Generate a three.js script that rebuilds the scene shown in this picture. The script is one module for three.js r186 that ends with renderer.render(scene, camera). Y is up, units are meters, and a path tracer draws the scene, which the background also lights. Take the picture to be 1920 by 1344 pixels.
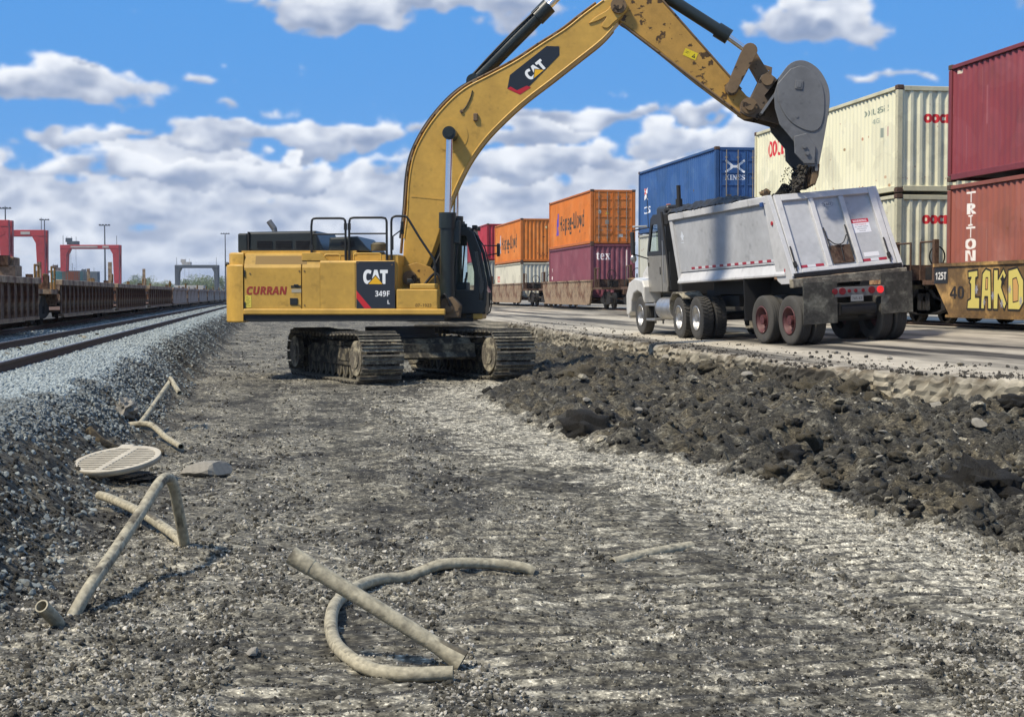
import * as THREE from 'three';
import { mergeGeometries, mergeVertices } from 'three/addons/utils/BufferGeometryUtils.js';
import { RoundedBoxGeometry } from 'three/addons/geometries/RoundedBoxGeometry.js';
import { createNoise2D, createNoise3D } from 'simplex-noise';

// World: x across the tracks, y up, -z along the tracks away from the camera. Metres.
const scene = new THREE.Scene();
const camera = new THREE.PerspectiveCamera(26.99, 1024 / 716, 0.3, 6000);
camera.position.set(0, 1.75, 0);
camera.rotation.order = 'YXZ';
camera.rotation.y = -Math.atan(448 / 2800);
camera.rotation.x = -Math.atan(120 / 2800);
const renderer = new THREE.WebGLRenderer({ antialias: true });
renderer.setSize(1024, 716);
renderer.toneMapping = THREE.LinearToneMapping;
renderer.toneMappingExposure = 1.06;
renderer.shadowMap.enabled = true;

const SUN = new THREE.Vector3(-0.56, 0.81, 0.22).normalize();
const sun = new THREE.DirectionalLight(new THREE.Color(1.0, 0.90, 0.74), 5.0);
sun.position.copy(SUN).multiplyScalar(150).add(new THREE.Vector3(5, 0, -35));
sun.target.position.set(5, 0, -35);
sun.castShadow = true;
sun.shadow.radius = 11;
sun.shadow.mapSize.set(4096, 4096);
Object.assign(sun.shadow.camera, { left: -70, right: 70, top: 70, bottom: -70, near: 10, far: 320 });
sun.name = 'sun';
scene.add(sun, sun.target);

// ---------- seeded randomness ----------
function rng(seed) { let a = seed >>> 0; return () => { a = (a + 0x6d2b79f5) | 0; let t = Math.imul(a ^ (a >>> 15), 1 | a); t = (t + Math.imul(t ^ (t >>> 7), 61 | t)) ^ t; return ((t ^ (t >>> 14)) >>> 0) / 4294967296; }; }
const rnd = rng(7);
const n2 = createNoise2D(rng(11)), n3 = createNoise3D(rng(12));
const clamp = (v, a = 0, b = 1) => Math.min(b, Math.max(a, v));
const sst = (a, b, v) => { const t = clamp((v - a) / (b - a)); return t * t * (3 - 2 * t); };
const lerp = (a, b, t) => a + (b - a) * t;
const fbm2 = (x, y, o = 4) => { let s = 0, a = 0.5; for (let i = 0; i < o; i++) { s += a * n2(x, y); x = x * 2.03 + 17.1; y = y * 2.03 - 9.7; a *= 0.5; } return s; };
const fbm3 = (x, y, z, o = 4, g = 0.5) => { let s = 0, a = 0.5; for (let i = 0; i < o; i++) { s += a * n3(x, y, z); x = x * 2.07 + 3.1; y = y * 2.07 - 5.7; z = z * 2.07 + 8.3; a *= g; } return s; };
function table(pairs) { return (v) => { if (v <= pairs[0][0]) return pairs[0][1]; for (let i = 1; i < pairs.length; i++) if (v <= pairs[i][0]) return lerp(pairs[i - 1][1], pairs[i][1], (v - pairs[i - 1][0]) / (pairs[i][0] - pairs[i - 1][0])); return pairs[pairs.length - 1][1]; }; }

// ---------- sky: air and clouds, computed for every direction ----------
{
  const W = 4096, H = 2048, data = new Float32Array(W * H * 4);
  // cumulus that stand in view: bearing east of the tracks' direction in degrees, elevation, half sizes, strength
  const AZ0 = 9.09, toAz = (px) => AZ0 + Math.atan((px - 960) / 2800) * 180 / Math.PI, toEl = (py) => Math.atan((552 - py) / 2800) * 180 / Math.PI;
  const puffs = [
    [80, 175, 200, 50, 0.95], [150, 140, 60, 22, 0.7], [130, 268, 100, 26, 0.8], [215, 262, 60, 22, 0.5], [640, 22, 210, 58, 0.95], [800, 5, 140, 50, 0.9], [960, 12, 90, 50, 0.9], [1530, 50, 130, 46, 0.85], [1460, 20, 60, 30, 0.4], [470, 205, 60, 15, 0.5], [390, 160, 65, 17, 0.38], [1900, 20, 60, 30, 0.45],
    [420, 262, 130, 32, 0.95], [560, 268, 110, 40, 0.95], [690, 260, 90, 36, 0.95], [800, 235, 60, 30, 0.6], [1100, 225, 120, 30, 0.9], [1190, 215, 50, 24, 0.8], [1330, 215, 110, 26, 0.75], [980, 250, 100, 30, 0.8], [1660, 165, 80, 14, 0.5],
    [60, 335, 130, 22, 0.5], [300, 330, 200, 30, 0.8], [560, 335, 250, 40, 0.95], [1000, 310, 220, 50, 0.95], [1300, 270, 160, 40, 0.85],
  ].map(([px, py, rx, ry, k]) => { const s = 180 / Math.PI / 2800; return [toAz(px), toEl(py), rx * s, ry * s, k]; });
  const bearing = (az) => { let d = az; while (d > 180) d -= 360; while (d < -180) d += 360; return d; };
  // heaped cloud edges: folded noise over bearing and elevation in degrees
  const heap = (az, el) => { let v = 0, a = 0.5, f = 0.30; for (let i = 0; i < 6; i++) { v += a * (1 - 2.2 * Math.abs(n3(az * f, el * f * 1.5 + i * 7.7, i * 3.1))); f *= 2.05; a *= 0.52; } return v; };
  let topShade = 0; // how far up its own cloud the last place asked lies, -1 to 1
  const cloud = (x, y, z, az, el) => {
    // rolling cover that thickens towards the horizon, the same all round
    const yy = y * 3.2, big = fbm3(x * 2.6 + 4, yy * 2.6, z * 2.6, 3), fine = fbm3(x * 13, yy * 13 + 7, z * 13, 5, 0.56);
    let c = big * 0.75 + fine * 0.55; topShade = 0.4 * fine;
    c += el < 6.6 ? lerp(0.42, 0.10, sst(3.2, 6.6, el)) - 0.12 * sst(1.4, 0, el) : lerp(-0.16, 0.10, sst(8, 22, el));
    const near = sst(34, 24, Math.abs(az - AZ0)) * sst(17, 12.5, el);
    if (near > 0) {
      const hp = heap(az, el), wa = az + 1.1 * n3(az * 0.22, el * 0.5, 21) + 0.4 * n3(az * 0.7, el * 1.4, 5), we = el + 0.45 * n3(az * 0.3, el * 0.6, 33) + 0.2 * n3(az * 0.8, el * 1.5, 13); let p = 0, v = 0;
      for (const [a, e, ra, re, k] of puffs) { const da = (wa - a) / ra, de = (we - e) / re, q = da * da + (de < 0 ? de * de * 1.6 : de * de); if (q < 3.2) { const w = k * (1.2 - Math.sqrt(q)); if (w > p) { p = w; v = de; } } }
      const veil = lerp(0.6, -0.55, sst(3.0, 7.4, el)) + 0.7 * fbm3(az * 0.13, el * 0.5, 4.4, 3);
      const local = Math.max(p * 1.2 - 0.30, veil) + 0.36 * hp - 0.02;
      topShade = lerp(topShade, (p * 1.2 - 0.30 > veil - 0.2 ? v * 0.8 : 0.1) + 0.55 * hp + 0.5 * fbm3(az * 0.25, el * 0.9, 9, 3), near);
      c = lerp(c, local, near);
    }
    return c;
  };
  for (let row = 0; row < H; row++) {
    const up = ((row + 0.5) / H - 0.5) * Math.PI, el = up * 180 / Math.PI, y = Math.sin(up), cu = Math.cos(up);
    for (let col = 0; col < W; col++) {
      const i = (row * W + col) * 4;
      data[i + 3] = 1;
      if (el < -0.2) { data[i] = 0.30; data[i + 1] = 0.29; data[i + 2] = 0.27; continue; }
      const ro = ((col + 0.5) / W - 0.5) * 2 * Math.PI, x = Math.cos(ro) * cu, z = Math.sin(ro) * cu, az = bearing(Math.atan2(x, -z) * 180 / Math.PI);
      if (el > 40 && (row & 1 || col & 1)) { const j = ((row & ~1) * W + (col & ~1)) * 4; data[i] = data[j]; data[i + 1] = data[j + 1]; data[i + 2] = data[j + 2]; continue; }
      // clear air
      const h = Math.exp(-Math.max(0, el) / 5.5), hz = Math.exp(-Math.max(0, el) / 1.9), cosS = x * SUN.x + y * SUN.y + z * SUN.z, halo = Math.pow(Math.max(0, cosS), 10) * 0.35;
      let r = 0.09 + 0.10 * h + 0.22 * hz + halo, g = 0.315 + 0.12 * h + 0.15 * hz + halo, b = 0.75 + 0.06 * h - 0.06 * hz + halo;
      const c = cloud(x, y, z, az, el);
      const a = sst(0.0, 0.26, c);
      if (a > 0) {
        const lit = sst(-0.55, 1.0, topShade), thin = 1 - sst(0.1, 0.5, c), wisp = 0.05 * fbm3(x * 40, y * 90, z * 40, 2);
        const cr = lerp(0.27, 0.90, lit) + 0.12 * thin + wisp, cg = lerp(0.34, 0.93, lit) + 0.10 * thin + wisp, cb = lerp(0.50, 0.98, lit) + 0.06 * thin + wisp;
        const far = 0.45 * Math.exp(-Math.max(0, el) / 1.6), aa = a * 0.95;
        r = lerp(r, lerp(cr, 0.42, far), aa); g = lerp(g, lerp(cg, 0.52, far), aa); b = lerp(b, lerp(cb, 0.72, far), aa);
      }
      data[i] = r; data[i + 1] = g; data[i + 2] = b;
    }
  }
  const t = new THREE.DataTexture(data, W, H, THREE.RGBAFormat, THREE.FloatType);
  t.mapping = THREE.EquirectangularReflectionMapping; t.magFilter = THREE.LinearFilter; t.minFilter = THREE.LinearFilter; t.colorSpace = THREE.LinearSRGBColorSpace; t.needsUpdate = true;
  scene.background = t; scene.environment = t;
  scene.fog = new THREE.FogExp2(new THREE.Color(0.80, 0.88, 1.0), 0.00014);
}

// ---------- building helpers ----------
const M4 = new THREE.Matrix4(), V = (x, y, z) => new THREE.Vector3(x, y, z);
const taken = new Map();
function numbered(name) { const k = taken.get(name) || 0; taken.set(name, k + 1); return k ? name + '_' + String(k).padStart(3, '0') : name; }
function tag(o, label, category, group, kind) { if (label) o.userData.label = label; if (category) o.userData.category = category; if (group) o.userData.group = group; if (kind) o.userData.kind = kind; return o; }
function thing(name, label, category, pos = [0, 0, 0], turn = 0, group) { const o = new THREE.Group(); o.name = numbered(name); o.position.set(...pos); o.rotation.y = turn; scene.add(o); return tag(o, label, category, group); }
function sub(name, parent) { const o = new THREE.Group(); o.name = name; parent.add(o); return o; }
// texture coordinates in metres, laid along the face's own plane
function metreUV(g) {
  if (g.index) g = g.toNonIndexed();
  const p = g.attributes.position, n = g.attributes.normal, uv = new Float32Array(p.count * 2);
  for (let i = 0; i < p.count; i++) {
    const f = i - (i % 3); let ax = 0, ay = 0, az = 0;
    for (let k = f; k < f + 3 && k < p.count; k++) { ax += Math.abs(n.getX(k)); ay += Math.abs(n.getY(k)); az += Math.abs(n.getZ(k)); }
    const x = p.getX(i), y = p.getY(i), z = p.getZ(i);
    if (ax >= ay && ax >= az) { uv[i * 2] = z; uv[i * 2 + 1] = y; } else if (ay >= az) { uv[i * 2] = x; uv[i * 2 + 1] = z; } else { uv[i * 2] = x; uv[i * 2 + 1] = y; }
  }
  g.setAttribute('uv', new THREE.BufferAttribute(uv, 2));
  return g;
}
function tidy(g) { g = g.index ? g.toNonIndexed() : g; for (const k of Object.keys(g.attributes)) if (!['position', 'normal', 'uv'].includes(k)) g.deleteAttribute(k); if (!g.attributes.uv) g.setAttribute('uv', new THREE.BufferAttribute(new Float32Array(g.attributes.position.count * 2), 2)); g.morphAttributes = {}; g.clearGroups?.(); return g; }
function join(list) { list = list.flat(9).map(tidy); return list.length === 1 ? list[0] : mergeGeometries(list); }
function part(name, geos, mat, parent, keepUV) { let g = Array.isArray(geos) ? join(geos) : geos; if (!keepUV) g = metreUV(tidy(g)); const m = new THREE.Mesh(g, mat); m.name = parent === scene || !parent ? numbered(name) : name; (parent || scene).add(m); return m; }
const turned = (g, x, y, z, rx, ry, rz) => { if (rx || ry || rz) g.applyMatrix4(M4.makeRotationFromEuler(new THREE.Euler(rx || 0, ry || 0, rz || 0))); return g.translate(x, y, z); };
const bx = (w, h, d, x = 0, y = 0, z = 0, rx, ry, rz) => turned(new THREE.BoxGeometry(w, h, d), x, y, z, rx, ry, rz);
const rb = (w, h, d, r, x = 0, y = 0, z = 0, rx, ry, rz) => turned(new RoundedBoxGeometry(w, h, d, 2, Math.min(r, w / 2.01, h / 2.01, d / 2.01)), x, y, z, rx, ry, rz);
const cy = (r0, r1, h, x = 0, y = 0, z = 0, axis = 'y', seg = 20) => { const g = new THREE.CylinderGeometry(r1, r0, h, seg); if (axis === 'x') g.rotateZ(-Math.PI / 2); if (axis === 'z') g.rotateX(Math.PI / 2); return g.translate(x, y, z); };
function rod(a, b, r, seg = 10, r2) { const d = V().subVectors(b, a), g = new THREE.CylinderGeometry(r2 ?? r, r, d.length(), seg); g.applyQuaternion(new THREE.Quaternion().setFromUnitVectors(V(0, 1, 0), d.clone().normalize())); return g.translate((a.x + b.x) / 2, (a.y + b.y) / 2, (a.z + b.z) / 2); }
function bent(pts, r, seg = 8, n, tension = 0.5) { const c = new THREE.CatmullRomCurve3(pts.map((p) => (p.isVector3 ? p : V(...p))), false, 'catmullrom', tension); return new THREE.TubeGeometry(c, n || pts.length * 8, r, seg, false); }
// polygon [x, y] pushed through thickness d about z
function ext(pts, d, z = 0, bevel = 0, holes) {
  const s = new THREE.Shape(pts.map(([x, y]) => new THREE.Vector2(x, y)));
  if (holes) for (const h of holes) s.holes.push(new THREE.Path(h.map(([x, y]) => new THREE.Vector2(x, y))));
  const g = new THREE.ExtrudeGeometry(s, { depth: d - 2 * bevel, bevelEnabled: bevel > 0, bevelSize: bevel, bevelThickness: bevel, bevelSegments: 2, bevelOffset: -bevel, steps: 1, curveSegments: 10 });
  return g.translate(0, 0, z - d / 2 + bevel);
}
function smooth(pts, n = 6) { const c = new THREE.CatmullRomCurve3(pts.map(([x, y]) => V(x, y, 0))); return c.getPoints(pts.length * n).map((p) => [p.x, p.y]); }
// a flat piece of print, w by h, facing +z before it is turned
const flat = (w, h, x, y, z, ry = 0, rx = 0, rz = 0) => turned(new THREE.PlaneGeometry(w, h), x, y, z, rx, ry, rz);

// ---------- computed textures ----------
function lattice(seed, P) { const r = rng(seed), a = new Float32Array(P * P); for (let i = 0; i < a.length; i++) a[i] = r(); return (x, y) => { const ix = Math.floor(x), iy = Math.floor(y), fx = x - ix, fy = y - iy, u = fx * fx * (3 - 2 * fx), v = fy * fy * (3 - 2 * fy), at = (i, j) => a[(((j % P) + P) % P) * P + (((i % P) + P) % P)]; return lerp(lerp(at(ix, iy), at(ix + 1, iy), u), lerp(at(ix, iy + 1), at(ix + 1, iy + 1), u), v); }; }
// value noise that repeats after the unit square
function tileNoise(seed) { const L = new Map(); return (u, v, f0, oct = 4, gain = 0.5, sx = 1) => { let s = 0, a = 0.5, t = 0; for (let o = 0; o < oct; o++) { const f = f0 << o; if (!L.has(f)) L.set(f, lattice(seed * 31 + f, Math.max(1, f))); s += a * L.get(f)(u * f, v * f); t += a; a *= gain; } return s / t; }; }
function tex(S, fn, srgb = true, T = S) {
  const d = new Uint8Array(S * T * 4);
  for (let j = 0; j < T; j++) for (let i = 0; i < S; i++) { const c = fn((i + 0.5) / S, (j + 0.5) / T), k = (j * S + i) * 4, q = Array.isArray(c) ? c : [c, c, c]; for (let n = 0; n < 3; n++) d[k + n] = clamp(q[n]) * 255; d[k + 3] = 255; }
  const t = new THREE.DataTexture(d, S, T, THREE.RGBAFormat); t.wrapS = t.wrapT = THREE.RepeatWrapping; t.magFilter = THREE.LinearFilter; t.minFilter = THREE.LinearMipmapLinearFilter; t.generateMipmaps = true; if (srgb) t.colorSpace = THREE.SRGBColorSpace; t.needsUpdate = true; return t;
}
const rep = (t, sx, sy = sx) => { const c = t.clone(); c.repeat.set(sx, sy); c.needsUpdate = true; return c; };
function canvasTex(w, h, draw) { const c = document.createElement('canvas'); c.width = w; c.height = h; const g = c.getContext('2d'); draw(g, w, h); const t = new THREE.CanvasTexture(c); t.colorSpace = THREE.SRGBColorSpace; t.anisotropy = 8; return t; }
const N1 = tileNoise(3), N2 = tileNoise(5), N3 = tileNoise(9);
// worn paint: nearly white, with dust blotches and darker scuffs; multiplies the paint's colour
const T_paint = tex(512, (u, v) => { const d = N1(u, v, 4, 5), s = N2(u, v, 24, 3), q = N3(u, v, 9, 4); let k = 0.88 + 0.16 * (d - 0.5) + 0.07 * (s - 0.5); if (q > 0.66) k -= (q - 0.66) * 0.7; return [k, k * 0.99, k * 0.97]; });
const T_scuff = tex(512, (u, v) => { const d = N1(u, v, 5, 5), q = N3(u, v, 7, 5, 0.6), s = N2(u, v, 40, 2); let k = 0.9 + 0.2 * (d - 0.5) + 0.06 * (s - 0.5), m = sst(0.63, 0.70, q) * 0.85; return [lerp(k, 0.28, m), lerp(k * 0.98, 0.25, m), lerp(k * 0.95, 0.22, m)]; });
// dried mud over steel
const T_mud = tex(512, (u, v) => { const d = N1(u, v, 6, 5, 0.6), s = N2(u, v, 32, 3), m = sst(0.38, 0.62, d); const k = 0.75 + 0.5 * (s - 0.5); return [lerp(0.32, 0.72, m) * k, lerp(0.31, 0.69, m) * k, lerp(0.29, 0.61, m) * k]; });
// pale dry dust on steel
const T_dust = tex(512, (u, v) => { const d = N1(u, v, 5, 5, 0.6), s = N2(u, v, 28, 3), m = sst(0.35, 0.65, d), k = 0.9 + 0.4 * (s - 0.5); return [lerp(0.55, 0.92, m) * k, lerp(0.53, 0.90, m) * k, lerp(0.5, 0.83, m) * k]; });
const T_rust = tex(512, (u, v) => { const d = N1(u, v, 5, 5, 0.58), s = N2(u, v, 30, 3), st = N3(u * 1, v * 0.25, 48, 2), m = sst(0.42, 0.68, d * 0.7 + st * 0.3), k = 0.85 + 0.4 * (s - 0.5); return [lerp(0.95, 0.55, m) * k, lerp(0.93, 0.38, m) * k, lerp(0.9, 0.28, m) * k]; });
const B_fine = tex(256, (u, v) => N2(u, v, 16, 4, 0.6), false);
const B_rough = tex(512, (u, v) => N1(u, v, 8, 6, 0.62), false);
const lin = (r, g, b) => new THREE.Color().setRGB(r, g, b);
function std(color, o = {}) { const m = new THREE.MeshStandardMaterial({ roughness: 0.6, metalness: 0, ...o }); m.color = color.isColor ? color : new THREE.Color(color); return m; }
const paint = (color, rough = 0.45, map = T_paint, s = 0.5, bump = 0.0006) => std(color, { roughness: rough, map: rep(map, s), bumpMap: rep(B_fine, 3), bumpScale: bump });
// ---------- the ground ----------
// s is the distance along the tracks (-z)
const heapEdge0 = table([[4, 5.6], [9.5, 5.0], [12.3, 4.5], [14.4, 4.25], [16.3, 3.6], [19.4, 3.5], [23, 3.5], [26, 3.45], [30, 4.6], [33, 5.6], [38, 6.0], [46, 6.6], [60, 7.4], [90, 8.2], [130, 8.6]]);
const slabEdge0 = table([[4, 11.2], [14, 10.4], [18.4, 9.8], [19.4, 9.4], [20.6, 9.1], [22.2, 8.95], [23.2, 8.5], [26.7, 8.68], [30.3, 8.7], [35.6, 8.86], [41.5, 8.8], [53, 9.2], [72, 9.6], [130, 9.8], [400, 9.8]]);
const heapEdge = (s) => heapEdge0(s) + 0.35 * fbm2(s * 0.7, 3.3, 3);
const slabEdge = (s) => slabEdge0(s) + 0.10 * fbm2(s * 1.1, 8.1, 4) + 0.10 * n2(Math.floor(s * 1.7 + 0.6 * n2(s * 0.5, 3)) * 3.7, 6) + 0.05 * n2(Math.floor(s * 5.3) * 1.9, 1.7);
const paveY = (x) => 0.62 + 0.05 * (Math.min(x, 15.8) - 9.5);
const bankFoot = (s) => -1.35 + 0.35 * fbm2(s * 0.35, 40, 3) - 0.25 * sst(20, 60, s);
// tread lanes pressed into the floor by crawler tracks: [x at s = 8, x drift per metre, half width, from s, to s, turn of the bars]
const lanes = [[1.5, 0.035, 0.55, 4.5, 13, 0.05], [2.6, 0.06, 0.5, 4.5, 15, -0.06], [3.9, 0.03, 0.45, 7, 13, 0.06], [0.3, 0.03, 0.5, 4.5, 9, 0.08], [0.65, 0.03, 0.45, 11, 31, 0.1], [2.1, 0.045, 0.5, 12, 29, -0.08], [3.2, -0.01, 0.4, 14, 24, 0.02], [0.0, -0.02, 0.4, 20, 34, 0.05]];
let treadMask = 0, treadBar = 0; // share of pressed-in dark soil at the last place asked
function treads(x, s) {
  let h = 0; treadBar = 0; treadMask = 0;
  for (const [x0, dr, hw, a, b, tr] of lanes) {
    if (s < a || s > b) continue;
    const dx = x - x0 - dr * (s - 8) - 0.12 * n2(s * 0.4, x0 * 7); if (Math.abs(dx) > hw) continue;
    const mask = sst(hw, hw - 0.12, Math.abs(dx)) * sst(a, a + 1, s) * sst(b, b - 2, s) * sst(-0.5, 0.05, fbm2(x * 1.1 + x0, s * 0.7, 2) + 0.12);
    const ph = (s + dx * tr + 0.03 * n2(x * 3, s * 3)) / 0.205, t = ph - Math.floor(ph);
    h += mask * (0.022 * (sst(0.0, 0.1, t) * sst(0.42, 0.26, t)) - 0.012); treadMask = Math.max(treadMask, mask); treadBar = Math.max(treadBar, mask * sst(0.3, 0.5, t) * sst(1, 0.85, t));
  }
  return h;
}
function groundY(x, s) {
  const e = heapEdge(s), foot = bankFoot(s), near = sst(60, 25, s);
  let y = -0.1 * sst(8, 30, s) + 0.30 * sst(70, 140, s);
  const tread = treads(x, s), calm = 1 - 0.85 * treadMask;
  y += 0.05 * fbm2(x * 0.7, s * 0.7, 2) + calm * (0.024 * fbm2(x * 4.1, s * 3.0, 3) * (0.5 + 0.7 * near) + 0.011 * fbm2(x * 14, s * 12, 3)) + tread + 0.006 * treadMask * fbm2(x * 9, s * 14, 2);
  y += 0.05 * sst(0.42, 0.0, Math.abs(x - 1.15 - 0.03 * (s - 8) - 0.25 * n2(s * 0.5, 2.2))) * sst(7, 9, s) * sst(30, 20, s) * (0.5 + 0.8 * fbm2(x * 3, s * 2, 3)); // loose windrow between the treads
  // bank up to the ballast shoulder
  const up = sst(foot, foot - 1.25, x); y += up * (0.66 - y * up) + up * (1 - up) * 0.25 * fbm2(x * 2.2, s * 2.2, 4);
  // dug heap against the slab
  const w = slabEdge(s) - e, k = (x - e) / Math.max(0.5, w);
  if (x > e - 0.2) {
    const toe = sst(e - 0.15, e + 0.6, x), lump = 0.28 * fbm2(x * 1.15 + 5, s * 1.15, 3) + 0.08 * fbm2(x * 3.6, s * 3.6, 3) + 0.03 * Math.abs(fbm2(x * 9, s * 9, 2));
    const crest = lerp(0.09, 0.24, sst(0, 0.9, k)) + 0.05 * sst(0.7, 1, k) + 0.14 * sst(0.75, 1, k) * n2(s * 0.8, 5.5) + 0.12 * sst(0.25, 0.5, k) * sst(0.8, 0.5, k);
    y += toe * (crest + lump * 0.95) * (0.55 + 0.45 * sst(60, 30, s));
    if (k > 0.9) y = Math.min(y, 0.52 + 0.1 * n2(s * 2.1, 9));
  }
  return y;
}
const DARK = [0.064, 0.061, 0.05], MID = [0.225, 0.215, 0.175], LIGHT = [0.66, 0.635, 0.535], BROWN = [0.14, 0.122, 0.082], STONE = [0.27, 0.305, 0.30];
const mix3 = (a, b, t) => [lerp(a[0], b[0], t), lerp(a[1], b[1], t), lerp(a[2], b[2], t)];
function groundColor(x, s) {
  const e = heapEdge(s), foot = bankFoot(s);
  const n = fbm2(x * 0.55 + 3, s * 0.42, 4), m = fbm2(x * 2.3, s * 1.6 + 9, 4), f = fbm2(x * 9, s * 9, 2), str = fbm2(x * 0.7, s * 6.5, 3);
  let c = mix3(MID, DARK, sst(-0.05, 0.45, n + 0.5 * m));
  c = mix3(c, [0.34, 0.325, 0.265], sst(0.0, 0.4, -n + 0.4 * m + 0.9 * str) * 0.85);
  // crushed pale stone showing through, thickest beside the heap
  const band = sst(1.9, 0.1, Math.abs(x - e + 0.35)) * sst(42, 24, s);
  c = mix3(c, LIGHT, clamp(sst(0.22, 0.6, band * 0.85 + 0.5 * m + 0.25 * f + 0.45 * str - 0.06)));
  c = mix3(c, LIGHT, 0.55 * sst(0.12, 0.5, m + 0.5 * f - 0.1 + 0.25 * sst(12, 6, s) + 0.2 * sst(1.2, 3, x) * sst(16, 8, s)));
  treads(x, s); c = mix3(c, [0.08, 0.075, 0.06], treadBar * 0.95);
  if (x > e - 0.25) { const t = sst(e - 0.1, e + 0.35, x + 0.5 * m); let h = mix3(DARK, BROWN, sst(-0.2, 0.4, fbm2(x * 0.9, s * 0.9 + 30, 4))); h = mix3(h, MID, sst(0.15, 0.6, m + 0.3 * f)); c = mix3(c, h, t); }
  const up = sst(foot + 0.1, foot - 0.5, x + 0.4 * m); c = mix3(c, mix3(DARK, BROWN, 0.35 + 0.5 * m), up * 0.85);
  c = mix3(c, [0.14, 0.15, 0.15], sst(foot - 0.75, foot - 1.2, x + 0.4 * m));
  return c.map((v) => Math.max(0.012, v * (1 + 0.35 * f)));
}
const T_soil = tex(1024, (u, v) => { const a = N1(u, v, 24, 5, 0.62), b = N2(u, v, 70, 3, 0.6), g = N3(u, v, 10, 4); let k = 0.42 + 0.75 * (a - 0.42) + 0.55 * (b - 0.45) + 0.25 * (g - 0.5); if (b > 0.68) k += (b - 0.68) * 1.8; k = clamp(k, 0.12, 1); return [k, k * 0.985, k * 0.955]; });
const B_soil = tex(1024, (u, v) => { const a = N1(u, v, 24, 5, 0.62), b = N2(u, v, 70, 3, 0.6); return 0.6 * a + 0.4 * b; }, false);
const M_soil = std(lin(1.75, 1.75, 1.75), { vertexColors: true, roughness: 0.95, map: rep(T_soil, 1.0), bumpMap: rep(B_soil, 1.0), bumpScale: 0.008 });
{
  const R = 1150, K = 430, pos = new Float32Array((R + 1) * (K + 1) * 3), col = new Float32Array((R + 1) * (K + 1) * 3), uv = new Float32Array((R + 1) * (K + 1) * 2), idx = new Uint32Array(R * K * 6);
  for (let r = 0; r <= R; r++) {
    const s = 4.2 * Math.pow(150 / 4.2, r / R), xl = Math.max(-3.6, -0.21 * s - 1.6), xr = Math.min(slabEdge(s) + 0.35, 0.60 * s + 2.2);
    for (let k = 0; k <= K; k++) {
      const i = r * (K + 1) + k, x = lerp(xl, xr, k / K), c = groundColor(x, s);
      let y = groundY(x, s); if (x > slabEdge(s) + 0.02) y = Math.min(y, 0.2);
      pos.set([x, y, -s], i * 3); col.set(c, i * 3); uv.set([x + 0.35 * n2(x * 0.3, s * 0.3) + 0.5 * y, s + 1.3 * y], i * 2);
    }
  }
  let q = 0;
  for (let r = 0; r < R; r++) for (let k = 0; k < K; k++) { const a = r * (K + 1) + k, b = a + 1, c = a + K + 1, d = c + 1; idx[q++] = a; idx[q++] = b; idx[q++] = c; idx[q++] = b; idx[q++] = d; idx[q++] = c; }
  const g = new THREE.BufferGeometry(); g.setAttribute('position', new THREE.BufferAttribute(pos, 3)); g.setAttribute('color', new THREE.BufferAttribute(col, 3)); g.setAttribute('uv', new THREE.BufferAttribute(uv, 2)); g.setIndex(new THREE.BufferAttribute(idx, 1)); g.computeVertexNormals();
  tag(part('excavated_ground', g, M_soil, scene, true), 'dark excavated soil with crushed stone and crawler marks', 'ground', null, 'structure');
}
// far ground that carries on to the horizon, the yard on both sides and the dug floor beyond the trench
{
  const M_far = std(lin(0.15, 0.145, 0.13), { roughness: 0.95, map: rep(T_soil, 0.08), bumpMap: rep(B_soil, 0.2), bumpScale: 0.03 });
  const sheet = (x0, x1, z0, z1, y) => { const g = new THREE.PlaneGeometry(x1 - x0, z1 - z0); g.rotateX(-Math.PI / 2); return g.translate((x0 + x1) / 2, y, (z0 + z1) / 2); };
  const m = part('yard_ground', [sheet(-2500, 2500, -5000, 60, -0.55), sheet(-2500, -3.3, -5000, 60, 0.52), sheet(-3.3, 9.9, -5000, -139, 0.33)], M_far, scene);
  tag(m, 'flat grey rail yard ground reaching the horizon', 'ground', null, 'structure');
}
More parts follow.
